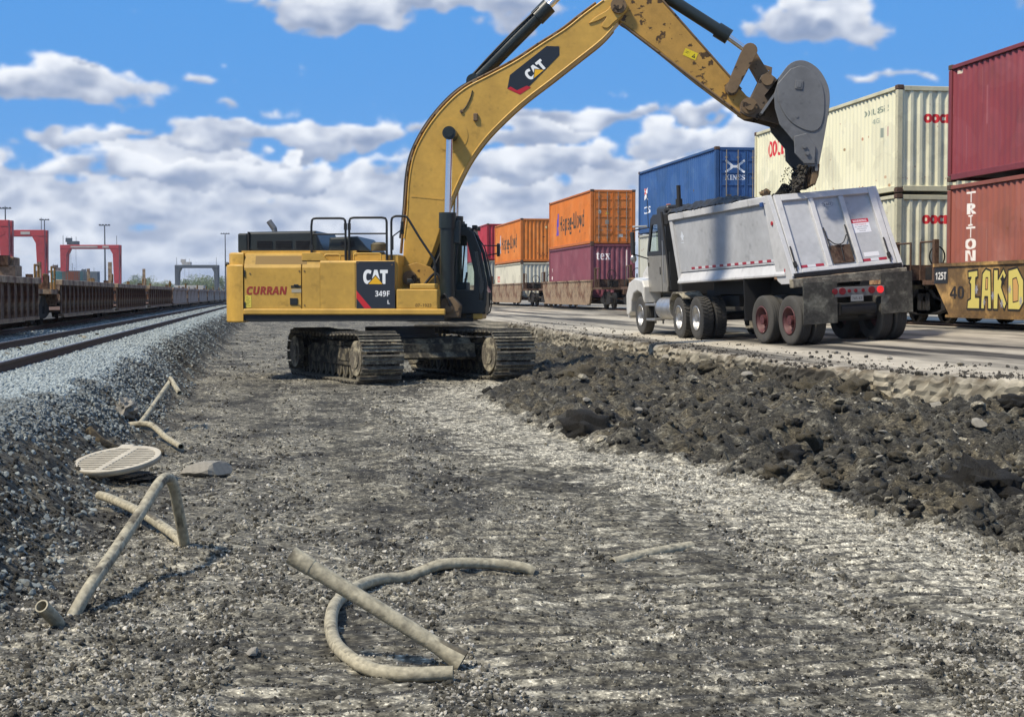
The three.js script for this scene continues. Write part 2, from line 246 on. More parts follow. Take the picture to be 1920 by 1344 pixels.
// concrete slab with a broken edge
{
  const T_pave = tex(1024, (u, v) => {
    const big = N1(u, v, 4, 5), fine = N2(u, v, 90, 3, 0.6), lane = N3(u * 1, 0.5 + 0.04 * Math.sin(v * 6.283), 22, 3, 0.6), wob = N1(u + 0.01 * N2(u, v, 3, 2), v * 1, 6, 3);
    let k = 0.72 + 0.34 * (big - 0.5) + 0.22 * (fine - 0.5) - 0.42 * sst(0.52, 0.68, lane) * (0.5 + wob * 0.9) + 0.18 * sst(0.5, 0.3, lane);
    return [k, k * 0.97, k * 0.91];
  });
  const M_pave = std(lin(0.50, 0.485, 0.445), { vertexColors: true, flatShading: true, roughness: 0.9, map: rep(T_pave, 1 / 12, 1 / 45), bumpMap: rep(B_soil, 0.9), bumpScale: 0.006 });
  const rows = []; for (let s = -6; s < 60; s += 0.07) rows.push(s); for (let s = 60; s < 420; s += 4) rows.push(s);
  const FACE = 7, cols = [0.0, 0.03, 0.09, 0.18, 0.35, 0.6, 1, 1.6, 2.4, 3.6, 5, 7], pos = [], col = [], uv = [], idx = [], C = cols.length + 2 + FACE;
  for (const s of rows) {
    const e = slabEdge(s), chip = 0.05 * Math.max(0, n2(s * 2.7, 4)) + 0.03 * n2(s * 9, 2);
    for (let k = 0; k < C; k++) {
      let x, y, c = 1;
      if (k < FACE) { const f = k / FACE; y = lerp(0.1, paveY(e) - 0.02 - chip, f); x = e + 0.03 * n2(s * 6, f * 11 + 7) + 0.05 * fbm2(s * 2.2, f * 8, 3) + 0.022 * n2(s * 13, f * 23) + 0.05 * sst(0.25, 0.5, n2(s * 0.9, 31)) * (1 - f) - 0.03 * Math.max(0, n2(s * 3.1, 12)) * f; } else if (k < cols.length + FACE) { const q = cols[k - FACE]; x = e + 0.02 + q; y = paveY(x) - (q < 0.05 ? 0.012 + chip * (1 - q / 0.05) : 0) + 0.004 * fbm2(x * 1.3, s * 1.3, 3); } else { x = k === C - 2 ? 15.8 : 60; y = paveY(x); }
      const dirt = sst(0.9, 0.0, x - e) * sst(-0.15, 0.35, fbm2(x * 2.2, s * 1.4, 4)) * (k >= FACE ? 1 : 0.3) + (k < FACE ? 0.75 * sst(0.0, 0.45, fbm2(s * 1.6, k * 0.35, 4)) : 0) + 0.5 * sst(0.2, 0.5, fbm2(x * 0.8, s * 0.5, 4)) * sst(3.2, 1.0, x - e);
      const cc = mix3([1, 1, 1], [0.34, 0.30, 0.25], clamp(dirt)); if (k < FACE) { const v = 1 + 0.25 * n2(s * 8, k * 1.1); cc[0] *= v; cc[1] *= v; cc[2] *= v * 0.96; }
      pos.push(x, y, -s); col.push(...cc); uv.push(x + (k < FACE ? -y : 0), s);
    }
  }
  for (let r = 0; r < rows.length - 1; r++) for (let k = 0; k < C - 1; k++) { const a = r * C + k, b = a + 1, c = a + C, d = c + 1; idx.push(a, b, c, b, d, c); }
  const g = new THREE.BufferGeometry(); g.setAttribute('position', new THREE.Float32BufferAttribute(pos, 3)); g.setAttribute('color', new THREE.Float32BufferAttribute(col, 3)); g.setAttribute('uv', new THREE.Float32BufferAttribute(uv, 2)); g.setIndex(idx); g.computeVertexNormals();
  tag(part('pavement', g, M_pave, scene, true), 'pale worn concrete pavement with a broken edge above the dug soil', 'pavement', null, 'structure');
}
// ---------- loose soil, pebbles, ballast ----------
function lump(seed, detail, rough, squash = 1) { const g = new THREE.IcosahedronGeometry(1, detail), p = g.attributes.position, r = rng(seed), o = r() * 50; for (let i = 0; i < p.count; i++) { const v = V(p.getX(i), p.getY(i), p.getZ(i)), k = 1 + rough * fbm3(v.x * 1.4 + o, v.y * 1.4, v.z * 1.4 - o, 3) * 1.6; v.multiplyScalar(k); p.setXYZ(i, v.x, v.y * squash, v.z); } g.deleteAttribute('normal'); g.deleteAttribute('uv'); const w = mergeVertices(g, 1e-5); w.computeVertexNormals(); const q = w.attributes.position, uv = new Float32Array(q.count * 2); for (let i = 0; i < q.count; i++) { uv[i * 2] = q.getX(i) * 0.7 + 0.2 * q.getY(i); uv[i * 2 + 1] = q.getZ(i) * 0.7 + 0.3 * q.getY(i); } w.setAttribute('uv', new THREE.BufferAttribute(uv, 2)); return w; }
function shard(seed, cuts = 9) { // a broken stone: a ball cut by planes
  const r = rng(seed), g = new THREE.IcosahedronGeometry(1, 2), p = g.attributes.position, pl = []; for (let k = 0; k < cuts; k++) { const v = V(r() - 0.5, r() - 0.5, r() - 0.5).normalize(); pl.push([v, 0.42 + 0.38 * r()]); }
  for (let i = 0; i < p.count; i++) { const v = V(p.getX(i), p.getY(i), p.getZ(i)); for (let q = 0; q < 2; q++) for (const [n, d] of pl) { const k = v.dot(n) - d; if (k > 0) v.addScaledVector(n, -k); } p.setXYZ(i, v.x, v.y, v.z); }
  g.computeVertexNormals(); return g;
}
function scatter(name, label, category, geos, mats, count, place) {
  const holder = new THREE.Group(); const per = geos.length, lists = geos.map(() => []), r = rng(name.length * 977 + count), q = new THREE.Quaternion(), e = new THREE.Euler();
  for (let i = 0; i < count; i++) { const p = place(r); if (!p) continue; lists[Math.floor(r() * per)].push(p); }
  lists.forEach((L, k) => {
    const im = new THREE.InstancedMesh(geos[k], mats, L.length); im.name = numbered(name);
    L.forEach((p, i) => { e.set(r() * 6.3, r() * 6.3, r() * 6.3); if (p.flat) e.set((r() - 0.5) * 0.7, r() * 6.3, (r() - 0.5) * 0.7); q.setFromEuler(e); const s = p.size; M4.compose(V(p.x, p.y, p.z), q, V(s * (0.75 + 0.5 * r()), s * (0.6 + 0.4 * r()) * (p.flat ? 0.7 : 1), s * (0.75 + 0.5 * r()))); im.setMatrixAt(i, M4); im.setColorAt(i, lin(...p.c)); });
    tag(im, label, category, null, 'stuff'); scene.add(im);
  });
}
const clodGeos = [lump(1, 1, 0.8), shard(12, 6), shard(13, 8), lump(3, 1, 0.7, 0.8)], stoneGeos = [shard(21), shard(22), shard(23, 7)].map((g) => g);
const M_clod = std(lin(1, 1, 1), { roughness: 0.97, map: rep(T_soil, 2), bumpMap: rep(B_rough, 2), bumpScale: 0.004 }), M_stone = std(lin(1, 1, 1), { roughness: 0.88, flatShading: true });
const inView = (x, s) => x > -0.19 * s - 0.9 && x < 0.56 * s + 1.0;
// spread evenly over the picture: near ground gets small pieces, far ground larger ones
const pickS = (r, a, b) => 1 / lerp(1 / a, 1 / b, Math.pow(r(), 1.0));
scatter('soil_clods', 'loose dark soil clods scattered over the excavated floor', 'soil', clodGeos, M_clod, 240000, (r) => {
  const s = pickS(r, 5.5, 70) , x = lerp(-0.21 * s - 1.5, 0.58 * s + 1.4, r()); if (x < bankFoot(s) - 1.5 || x > slabEdge(s) - 0.05) return null;
  const heap = x > heapEdge(s), m = fbm2(x * 1.3 + 20, s * 1.3, 3); treads(x, s); const lane = treadMask > 0.2; if (lane && r() < 0.45) return null; if (r() > (heap || x < bankFoot(s) - 0.2 ? 0.9 : 0.5 + 0.9 * m)) return null;
  const size = (heap ? 0.005 + 0.045 * Math.pow(r(), 16) : 0.0035 + 0.016 * Math.pow(r(), 5)) * (0.7 + s * 0.03) * (lane ? 0.6 : 1), k = 0.75 + 0.65 * r(), c = groundColor(x, s);
  return { x, y: groundY(x, s) + size * 0.2, z: -s, size, c: mix3(c, DARK, 0.12).map((v) => v * k * 1.1) };
});
scatter('gravel', 'pale crushed stone and pebbles strewn over the excavated floor', 'gravel', stoneGeos, M_stone, 130000, (r) => {
  const s = pickS(r, 5.5, 60), x = lerp(-0.19 * s - 0.9, 0.56 * s + 1, r()); if (x < bankFoot(s) - 0.5 || x > slabEdge(s) - 0.05) return null;
  const heap = x > heapEdge(s) + 0.2, c = groundColor(x, s), bright = (c[0] + c[1] + c[2]) / 3; treads(x, s); const lane = treadMask > 0.2; if (lane && r() < 0.45) return null; if (r() > (heap ? 0.14 : 0.2 + 2.6 * bright)) return null;
  const size = (0.0028 + 0.013 * Math.pow(r(), 5)) * (0.75 + s * 0.028) * (lane ? 0.65 : 1), k = heap ? 0.18 + 0.28 * r() : 0.17 + 0.34 * Math.pow(r(), 1.6);
  return { x, y: groundY(x, s) + size * 0.3, z: -s, size, c: [k, k * 0.94, k * 0.80] };
});
const ballastTop = (x, s) => (x < -3.0 ? 0.66 : groundY(x, s));
scatter('ballast_stones', 'bluish grey crushed ballast stones along the rail tracks', 'ballast', [shard(31, 10), shard(32, 10), shard(33, 8)], M_stone, 300000, (r) => {
  const s = pickS(r, 6.5, 150), foot = bankFoot(s), u = r(), x = lerp(-9.6, foot - 0.1, Math.pow(u, 0.62)); if (x < -0.27 * s - 1.8) return null;
  const rim = x - (foot - 0.95 - 0.6 * sst(19, 12, s) - 0.35 * fbm2(s * 0.9, 2, 3)); if (rim > 0 && r() < sst(0, 0.75, rim) * 0.96) return null;
  if (Math.abs(x + 3.74) < 0.09 || Math.abs(x + 5.24) < 0.09) return null;
  const size = (0.015 + 0.014 * r()) * (1 + s * 0.009), k = 0.7 + 0.6 * r();
  return { x, y: ballastTop(x, s) + size * (0.2 + 0.5 * r()) - 0.01, z: -s, size, c: (rim > -0.1 ? mix3(STONE, DARK, 0.25 + 0.6 * r()) : STONE).map((v) => v * k) };
});
scatter('pavement_spill', 'soil crumbs spilled on the edge of the concrete pavement', 'soil', clodGeos, M_clod, 5000, (r) => {
  const s = pickS(r, 14, 60), e = slabEdge(s), x = e + 0.04 + 1.6 * Math.pow(r(), 2.4); if (fbm2(x * 1.2, s * 0.9, 3) < 0.05 - 0.3 * r()) return null;
  const size = 0.006 + 0.03 * Math.pow(r(), 6), k = 0.16 + 0.14 * r(); return { x, y: paveY(x) + size * 0.3, z: -s, size, c: [k, k * 0.93, k * 0.82] };
});
// ---------- rail tracks ----------
const M_rail = std(lin(0.105, 0.058, 0.04), { roughness: 0.8, map: rep(T_rust, 1), bumpMap: rep(B_fine, 4), bumpScale: 0.001 }), M_railtop = std(lin(0.30, 0.27, 0.25), { roughness: 0.35, metalness: 0.8 }), M_tie = std(lin(0.095, 0.082, 0.066), { roughness: 0.95, map: rep(T_soil, 1), bumpMap: rep(B_rough, 2), bumpScale: 0.01 });
const railProfile = [[-0.07, 0], [0.07, 0], [0.07, 0.012], [0.012, 0.03], [0.01, 0.115], [0.036, 0.128], [0.036, 0.155], [0.028, 0.165], [-0.028, 0.165], [-0.036, 0.155], [-0.036, 0.128], [-0.01, 0.115], [-0.012, 0.03], [-0.07, 0.012]];
const railGeo = metreUV(tidy(ext(railProfile, 430, -205))), treadGeo = metreUV(tidy(bx(0.05, 0.003, 430, 0, 0.1667, -205))), tieGeo = metreUV(tidy(rb(2.6, 0.18, 0.23, 0.015)));
function railTrack(x, top, label, ties) {
  const t = thing('rail_track', label, 'rail track', [x, top - 0.168, 0]); t.userData.kind = 'structure';
  for (const e of [-0.75, 0.75]) { const r = part('rail', railGeo, M_rail, t, true); r.position.x = e; const h = part('running_surface', treadGeo, M_railtop, r, true); h.name = 'running_surface'; }
  if (ties) for (let i = 0; i < 160; i++) { const m = part('sleeper', tieGeo, M_tie, t, true); m.position.set(0.05 * n2(i, 3), -0.098 + 0.012 * n2(i, 9), -12 - i * 0.53); m.rotation.y = 0.012 * n2(i, 5); }
}
railTrack(-4.49, 0.815, 'empty rusty rail track on ballast beside the dug ground', true);
railTrack(-7.8, 0.815, 'rusty rail track under the empty ribbed well wagons', true);
railTrack(17.95, 1.0, 'rail track under the loaded container wagons', false);
// ---------- the excavator ----------
// local x forward (towards the bucket), y up, z to the machine's right-hand side, origin under the swing centre
const YEL = lin(0.72, 0.44, 0.085), M_yel = paint(YEL, 0.42, T_paint, 0.6), M_yelw = paint(lin(0.55, 0.325, 0.065), 0.55, T_scuff, 0.75, 0.0012), M_black = paint(lin(0.018, 0.021, 0.022), 0.5, T_paint, 0.8), M_hood = paint(lin(0.028, 0.036, 0.036), 0.42, T_paint, 0.7), M_rubber = std(lin(0.02, 0.02, 0.021), { roughness: 0.75 }), M_steel = std(lin(0.30, 0.30, 0.30), { roughness: 0.5, metalness: 0.6, map: rep(T_paint, 1) }), M_chrome = std(lin(0.75, 0.76, 0.78), { roughness: 0.14, metalness: 1 }), M_mud = std(lin(0.55, 0.525, 0.46), { roughness: 0.92, map: rep(T_mud, 0.9), bumpMap: rep(B_rough, 1.4), bumpScale: 0.012 }), M_bucket = std(lin(0.235, 0.245, 0.26), { roughness: 0.55, metalness: 0.35, map: rep(T_paint, 0.6), bumpMap: rep(B_rough, 1), bumpScale: 0.002 }), M_link = std(lin(0.21, 0.145, 0.082), { roughness: 0.75, map: rep(T_scuff, 0.7), bumpMap: rep(B_rough, 2), bumpScale: 0.003 });
const M_glass = new THREE.MeshPhysicalMaterial({ color: new THREE.Color(0.82, 0.9, 0.88), roughness: 0.03, transmission: 1, thickness: 0, ior: 1.5 });
const M_cyl = paint(lin(0.022, 0.032, 0.032), 0.35, T_paint, 1);
const decal = (w, h, draw, rough = 0.4) => { const t = canvasTex(w, h, draw); const m = new THREE.MeshStandardMaterial({ map: t, roughness: rough, transparent: true, alphaTest: 0.5 }); return m; };
function catMark(g, cx, cy, size) { // bold letters over a triangle
  g.fillStyle = '#eef0ee'; g.textAlign = 'center'; g.textBaseline = 'alphabetic'; g.save(); g.translate(cx, cy); g.scale(0.86, 1.18); g.font = `bold ${size}px sans-serif`; g.lineWidth = size * 0.07; g.strokeStyle = '#eef0ee'; g.lineJoin = 'round'; g.strokeText('CAT', 0, 0); g.fillText('CAT', 0, 0); g.restore();
  g.fillStyle = '#1f2530'; g.beginPath(); g.moveTo(cx - size * 0.50, cy + size * 0.05); g.lineTo(cx + 0.02 * size, cy - size * 0.56); g.lineTo(cx + size * 0.52, cy + size * 0.05); g.fill();
  g.fillStyle = '#e9b21f'; g.beginPath(); g.moveTo(cx - size * 0.44, cy + size * 0.05); g.lineTo(cx + 0.02 * size, cy - size * 0.48); g.lineTo(cx + size * 0.47, cy + size * 0.05); g.fill();
}
{
  const ex = thing('excavator', 'yellow crawler excavator loading soil into the grey dump trailer', 'excavator', [2.795, -0.1, -33.276], -13.1 * Math.PI / 180);
  // undercarriage, turned against the house
  const under = sub('undercarriage', ex); under.rotation.y = -61 * Math.PI / 180;
  part('car_body', [bx(2.5, 0.42, 1.7, 0, 0.68, 0), ext([[-1.5, 0.5], [1.5, 0.5], [1.1, 0.9], [-1.1, 0.9]], 2.4), bx(0.5, 0.34, 2.4, 1.15, 0.62, 0), bx(0.5, 0.34, 2.4, -1.15, 0.62, 0)], M_mud, under);
  part('swing_bearing', [cy(0.78, 0.78, 0.22, 0, 1.02, 0, 'y', 40), cy(0.86, 0.86, 0.06, 0, 0.94, 0, 'y', 40)], M_black, under);
  const shoeGeo = metreUV(join([bx(0.198, 0.028, 0.9, 0, 0, 0), ext([[-0.085, 0.014], [-0.068, 0.062], [-0.052, 0.062], [-0.045, 0.014]], 0.9), ext([[0.005, 0.014], [0.012, 0.048], [0.024, 0.048], [0.032, 0.014]], 0.9), bx(0.16, 0.09, 0.07, 0, -0.055, 0.11), bx(0.16, 0.09, 0.07, 0, -0.055, -0.11)]));
  const rollerGeo = metreUV(join([cy(0.13, 0.13, 0.34, 0, 0, 0, 'z', 16), cy(0.17, 0.17, 0.05, 0, 0, 0.17, 'z', 16), cy(0.17, 0.17, 0.05, 0, 0, -0.17, 'z', 16)]));
  const idlerGeo = metreUV(join([cy(0.41, 0.41, 0.2, 0, 0, 0, 'z', 32), cy(0.36, 0.36, 0.3, 0, 0, 0, 'z', 32), cy(0.14, 0.14, 0.5, 0, 0, 0, 'z', 16)]));
  const M_shoe = [0, 1, 2].map((k) => std(lin(0.29 + 0.05 * k, 0.278 + 0.048 * k, 0.245 + 0.043 * k), { roughness: 0.85, metalness: 0.1, map: rep(T_dust, 1.1 + 0.3 * k), bumpMap: rep(B_rough, 2), bumpScale: 0.012 }));
  const tr = rng(41), M_hub = std(lin(0.46, 0.43, 0.36), { roughness: 0.9, map: rep(T_dust, 1.2), bumpMap: rep(B_rough, 2), bumpScale: 0.01 });
  for (const side of [-1, 1]) {
    const t = new THREE.Group(); t.name = 'crawler_track'; t.position.set(0, side > 0 ? 0.0 : 0.03, side > 0 ? 1.37 : -1.62); ex.add(t); // nested under the machine, laid along the undercarriage
    t.position.applyAxisAngle(V(0, 1, 0), under.rotation.y); t.rotation.y = under.rotation.y; t.rotation.x = 0; if (side > 0) t.rotation.set(0, under.rotation.y, 0);
    const R = 0.49, a = 2.15, yc = 0.54, len = 4 * a + 2 * Math.PI * R, n = 49;
    for (let i = 0; i < n; i++) {
      let d = (i + 0.3) / n * len, x, y, ang;
      if (d < 2 * a) { x = -a + d; y = yc + R - 0.035 * Math.sin(d / (2 * a) * Math.PI) * (1 + 0.5 * Math.sin(d * 3)); ang = 0; } else if ((d -= 2 * a) < Math.PI * R) { const q = d / R; x = a + R * Math.sin(q); y = yc + R * Math.cos(q); ang = -q; } else if ((d -= Math.PI * R) < 2 * a) { x = a - d; y = yc - R; ang = Math.PI; } else { d -= 2 * a; const q = d / R; x = -a - R * Math.sin(q); y = yc - R * Math.cos(q); ang = Math.PI - q; }
      const m = part('track_shoe', shoeGeo, M_shoe[Math.floor(tr() * 3)], t, true); m.position.set(x, y, 0); m.rotation.z = ang + 0.02 * (tr() - 0.5);
    }
    part('track_frame', [ext([[-1.75, 0.34], [1.8, 0.34], [1.95, 0.5], [1.7, 0.72], [-1.3, 0.78], [-1.75, 0.68]], 0.46, 0, 0.03), bx(1.1, 0.1, 0.5, 0.3, 0.8, 0), ext([[-0.9, 0.45], [-0.2, 0.45], [-0.35, 0.72], [-0.8, 0.72]], 0.5), ext([[0.5, 0.45], [1.2, 0.45], [1.1, 0.7], [0.6, 0.7]], 0.5)], M_mud, t);
    for (const x of [-a, a]) { const m = part(x < 0 ? 'sprocket' : 'idler_wheel', idlerGeo, M_mud, t, true); m.position.set(x, yc, 0); for (const e of [-0.36, 0.36]) part('hub_cover', [cy(0.36, 0.36, 0.12, 0, 0, e, 'z', 32), cy(0.2, 0.2, 0.16, 0, 0, e, 'z', 20)], M_hub, t).position.set(x, yc, 0); }
    for (let k = 0; k < 9; k++) { const m = part('roller', rollerGeo, M_mud, t, true); m.position.set(-1.65 + k * 0.412, 0.27, 0); }
    for (const x of [-0.7, 0.7]) { const m = part('carrier_roller', rollerGeo, M_mud, t, true); m.position.set(x, 0.78, 0); m.scale.setScalar(0.6); }
  }
  // house: deck and skirt
  part('deck', [bx(4.2, 0.16, 2.9, -1.0, 1.36, 0), bx(1.5, 0.2, 1.1, 0.85, 1.34, -0.95)], M_black, ex);
  part('skirt', [ext([[-3.17, 1.42], [1.16, 1.44], [1.16, 1.30], [-3.0, 1.26], [-3.17, 1.30]], 0.03, 1.47), ext([[-3.17, 1.42], [1.16, 1.44], [1.16, 1.30], [-3.0, 1.26], [-3.17, 1.30]], 0.03, -1.47)], M_black, ex);
  part('side_ledge', [rb(4.36, 0.13, 0.09, 0.03, -0.99, 1.48, 1.49)], M_yel, ex);
  // counterweight with rounded corners, seen from above
  const cw = (y0, y1, inset) => { const s = new THREE.Shape(); s.moveTo(-3.17, 1.52 - inset); s.quadraticCurveTo(-3.62 + inset, 1.50 - inset, -3.66 + inset, 0.95); s.lineTo(-3.78 + inset, 0); s.lineTo(-3.66 + inset, -0.95); s.quadraticCurveTo(-3.62 + inset, -1.5 + inset, -3.17, -1.52 + inset); s.lineTo(-3.17, 1.52 - inset); const g = new THREE.ExtrudeGeometry(s, { depth: y1 - y0, bevelEnabled: true, bevelSize: 0.03, bevelThickness: 0.03, bevelSegments: 2, bevelOffset: -0.03, curveSegments: 12 }); g.rotateX(Math.PI / 2); g.scale(1, 1, 1); return g.translate(0, y1, 0); };
  part('counterweight', [cw(1.28, 2.46, 0), cw(2.46, 2.72, 0.06)], M_yel, ex);
  part('lifting_eye', [cy(0.05, 0.05, 0.06, -3.60, 2.5, 1.18, 'x', 12)], M_black, ex);
  // panels along the side: cross-sections (z, y) pushed along x
  const panel = (x0, x1, sec, name, mat = M_yel, host = ex) => { const g = ext(sec, x1 - x0 - 0.02, 0, 0.008); g.rotateY(Math.PI / 2); g.scale(1, 1, -1); const q = g.index ? g.toNonIndexed() : g; const p = q.attributes.position; for (let i = 0; i < p.count; i += 3) for (const at of [p, q.attributes.normal, q.attributes.uv]) { const s = at.itemSize; for (let c = 0; c < s; c++) { const A = at.array, tmp = A[(i + 1) * s + c]; A[(i + 1) * s + c] = A[(i + 2) * s + c]; A[(i + 2) * s + c] = tmp; } } q.computeVertexNormals(); return part(name, q.translate((x0 + x1) / 2, 0, 0), mat, host); };
  const tall = [[1.50, 1.55], [1.50, 2.42], [1.47, 2.5], [1.40, 2.72], [1.30, 2.74], [1.30, 1.55]];
  const side1 = panel(-3.16, -1.90, tall, 'engine_door'), side2 = panel(-1.90, -1.49, tall, 'side_panel'), side3 = panel(-1.51, 0.11, [[1.50, 1.55], [1.50, 2.53], [1.47, 2.57], [1.30, 2.57], [1.30, 1.55]], 'side_panel');
  for (const z of [-1]) panel(-3.16, 0.2, tall.map(([a, b]) => [-a, b]), 'side_panel');
  part('hood_slope', ext([[-1.90, 2.74], [-1.50, 2.74], [-1.35, 2.57], [-1.90, 2.57]], 0.16, 1.39, 0.01), M_yel, ex);
  part('intake_grille', [bx(1.12, 0.19, 0.012, -2.35, 2.585, 1.44, -0.30), ...Array.from({ length: 9 }, (_, k) => bx(1.1, 0.007, 0.012, -2.35, 2.51 + k * 0.018, 1.463 - k * 0.0055, -0.3))], std(lin(0.26, 0.16, 0.045), { roughness: 0.7 }), ex);
  part('house_core', [bx(3.3, 1.2, 2.58, -1.5, 2.1, 0), bx(2.5, 0.1, 2.6, -2.0, 2.74, 0)], M_yel, ex);
  for (const [x, y] of [[-3.02, 2.3], [-1.95, 2.35], [-1.95, 1.62], [-1.84, 2.35], [-1.84, 1.62], [0.05, 2.48], [-0.68, 2.52]]) part('bolt', cy(0.016, 0.016, 0.016, x, y, 1.505, 'z', 8), M_link, ex);
  for (const y of [1.62, 2.3]) part('hinge', rb(0.03, 0.14, 0.025, 0.008, -3.135, y, 1.508), M_black, ex);
  part('door_handle', rb(0.10, 0.035, 0.03, 0.01, -2.02, 2.05, 1.512), M_black, ex);
  part('panel_seam', bx(0.008, 0.95, 0.006, -0.745, 2.05, 1.5005), M_black, ex);
  part('side_lamp', [rb(0.12, 0.09, 0.05, 0.02, 0.42, 2.14, 1.45)], M_black, ex);
  part('latch', [rb(0.17, 0.15, 0.02, 0.01, -2.07, 1.70, 1.508)], M_black, ex);
  // dark engine hood and its windows
  const hood = (x0, x1, h, sl, name) => part(name, ext([[x0, 2.76], [x1, 2.76], [x1 - sl, 2.76 + h], [x0 + 0.03, 2.76 + h - 0.02]], 2.35, 0.05, 0.05), M_hood, ex);
  hood(-3.13, -1.46, 0.46, 0.20, 'engine_hood'); hood(-1.38, -0.45, 0.34, 0.3, 'engine_hood');
  part('hood_end', rb(0.22, 0.42, 2.4, 0.04, -3.24, 2.96, 0.04), M_hood, ex); part('hood_seam', bx(0.03, 0.46, 2.42, -3.115, 2.97, 0.045), M_rubber, ex);
  for (const [a, b] of [[-2.93, -2.60], [-2.52, -2.17], [-2.08, -1.75]]) part('hood_vent', [bx(b - a, 0.16, 0.02, (a + b) / 2, 2.93, 1.224), ...Array.from({ length: 5 }, (_, k) => bx(b - a, 0.008, 0.014, (a + b) / 2, 2.865 + k * 0.033, 1.238))], M_rubber, ex);
  part('hood_vent', bx(0.3, 0.12, 0.02, -0.95, 2.93, 1.226), M_rubber, ex);
  part('exhaust_pipe', [rod(V(-2.72, 3.15, 0.4), V(-2.74, 3.32, 0.4), 0.06, 12), rod(V(-2.74, 3.3, 0.4), V(-2.86, 3.47, 0.4), 0.065, 12)], M_steel, ex);
  // handrails
  const rail = (pts, r = 0.025) => bent(pts, r, 8, 60, 0.12);
  part('handrail', [rail([[-1.72, 2.7, 1.32], [-1.72, 3.3, 1.32], [-1.70, 3.46, 1.32], [-1.62, 3.48, 1.32], [-1.10, 3.48, 1.32], [-1.0, 3.46, 1.32], [-0.98, 3.36, 1.32], [-0.98, 2.58, 1.32]]), rod(V(-1.72, 3.14, 1.32), V(-0.98, 3.14, 1.32), 0.018), bx(0.08, 0.12, 0.05, -1.72, 2.86, 1.32)], M_black, ex);
  part('handrail', [rail([[-0.90, 2.58, 1.32], [-0.90, 3.36, 1.32], [-0.88, 3.47, 1.32], [-0.80, 3.49, 1.32], [-0.2, 3.49, 1.32], [-0.11, 3.47, 1.32], [-0.09, 3.38, 1.32], [-0.09, 2.58, 1.32]]), rod(V(-0.90, 3.15, 1.32), V(-0.09, 3.15, 1.32), 0.018), bx(0.06, 0.14, 0.07, -0.90, 3.3, 1.32), bx(0.06, 0.14, 0.07, -0.98, 3.3, 1.32)], M_black, ex);
  part('handrail', [rail([[0.01, 2.58, 1.32], [0.01, 3.4, 1.32], [0.03, 3.49, 1.32], [0.1, 3.52, 1.32], [0.3, 3.52, 1.30], [0.36, 3.48, 1.30], [0.62, 3.05, 1.30], [0.92, 2.6, 1.30], [0.95, 2.4, 1.30], [0.95, 2.06, 1.30]]), bx(0.05, 0.3, 0.05, 0.03, 2.95, 1.32)], M_black, ex);
  part('grab_bar', [rail([[-1.42, 2.58, 1.42], [-1.42, 2.67, 1.42], [-1.38, 2.70, 1.42], [-1.12, 2.70, 1.42], [-1.08, 2.67, 1.42], [-1.08, 2.58, 1.42]], 0.018)], M_yel, ex);
  part('grab_bar', [rail([[-0.78, 2.58, 1.42], [-0.78, 2.69, 1.42], [-0.74, 2.72, 1.42], [-0.24, 2.72, 1.42], [-0.20, 2.69, 1.42], [-0.20, 2.58, 1.42]], 0.018)], M_yel, ex);
  part('air_precleaner', [cy(0.11, 0.13, 0.16, -0.31, 2.68, 1.0, 'y', 20), cy(0.17, 0.18, 0.14, -0.31, 2.86, 1.0, 'y', 28), cy(0.18, 0.12, 0.05, -0.31, 2.95, 1.0, 'y', 28)], paint(lin(0.17, 0.14, 0.075), 0.6), ex);
  part('mirror', [rb(0.06, 0.28, 0.16, 0.02, 0.22, 3.28, 1.12), rod(V(0.05, 3.1, 1.3), V(0.22, 3.25, 1.14), 0.014)], M_black, ex);
  part('step_box', [rb(0.88, 0.42, 0.55, 0.025, 0.58, 1.75, 1.22)], M_yel, ex); part('step_lid', [rb(0.55, 0.12, 0.5, 0.03, 0.70, 2.02, 1.22)], M_yel, ex);
  part('tank_block', [rb(0.40, 0.4, 0.6, 0.03, 0.30, 1.78, 0.95), rb(0.26, 0.75, 0.6, 0.03, 0.0, 2.18, 1.0)], M_yel, ex);
  part('swing_frame', [ext([[-0.2, 1.45], [1.3, 1.45], [1.35, 1.7], [0.75, 2.45], [0.45, 2.55], [-0.1, 2.4]], 0.09, 0.52, 0.01), ext([[-0.2, 1.45], [1.3, 1.45], [1.35, 1.7], [0.75, 2.45], [0.45, 2.55], [-0.1, 2.4]], 0.09, -0.52, 0.01), bx(1.2, 0.15, 1.0, 0.6, 1.5, 0)], M_yelw, ex);
  part('boom_foot_pin', [cy(0.16, 0.16, 1.25, 0.30, 2.21, 0, 'z', 24), cy(0.09, 0.09, 1.31, 0.30, 2.21, 0, 'z', 18)], M_link, ex);
  part('cylinder_bracket', [ext([[0.95, 1.35], [1.42, 1.35], [1.45, 1.62], [1.28, 1.8], [1.05, 1.75]], 0.12, 0.62, 0.01), ext([[0.95, 1.35], [1.42, 1.35], [1.45, 1.62], [1.28, 1.8], [1.05, 1.75]], 0.12, 0.88, 0.01), cy(0.09, 0.09, 0.5, 1.2, 1.55, 0.75, 'z', 16)], M_link, ex);
  part('hose', [bent([[0.5, 1.9, 0.6], [0.85, 2.3, 0.62], [1.0, 2.1, 0.66], [1.05, 1.7, 0.7]], 0.03, 8), bent([[0.55, 1.8, 0.45], [0.9, 2.6, 0.5], [1.1, 2.9, 0.5], [1.15, 2.0, 0.6]], 0.028, 8), bent([[0.9, 1.5, 0.95], [1.1, 1.85, 1.0], [1.25, 1.6, 0.98]], 0.025, 8)], M_rubber, ex);
  // cab on the far side
  const cab = sub('cab', ex), A = [[0.62, 1.42], [1.84, 1.42], [1.90, 1.62], [1.92, 2.1], [1.78, 2.8], [1.62, 3.22], [1.48, 3.34], [0.66, 3.36], [0.60, 3.2]];
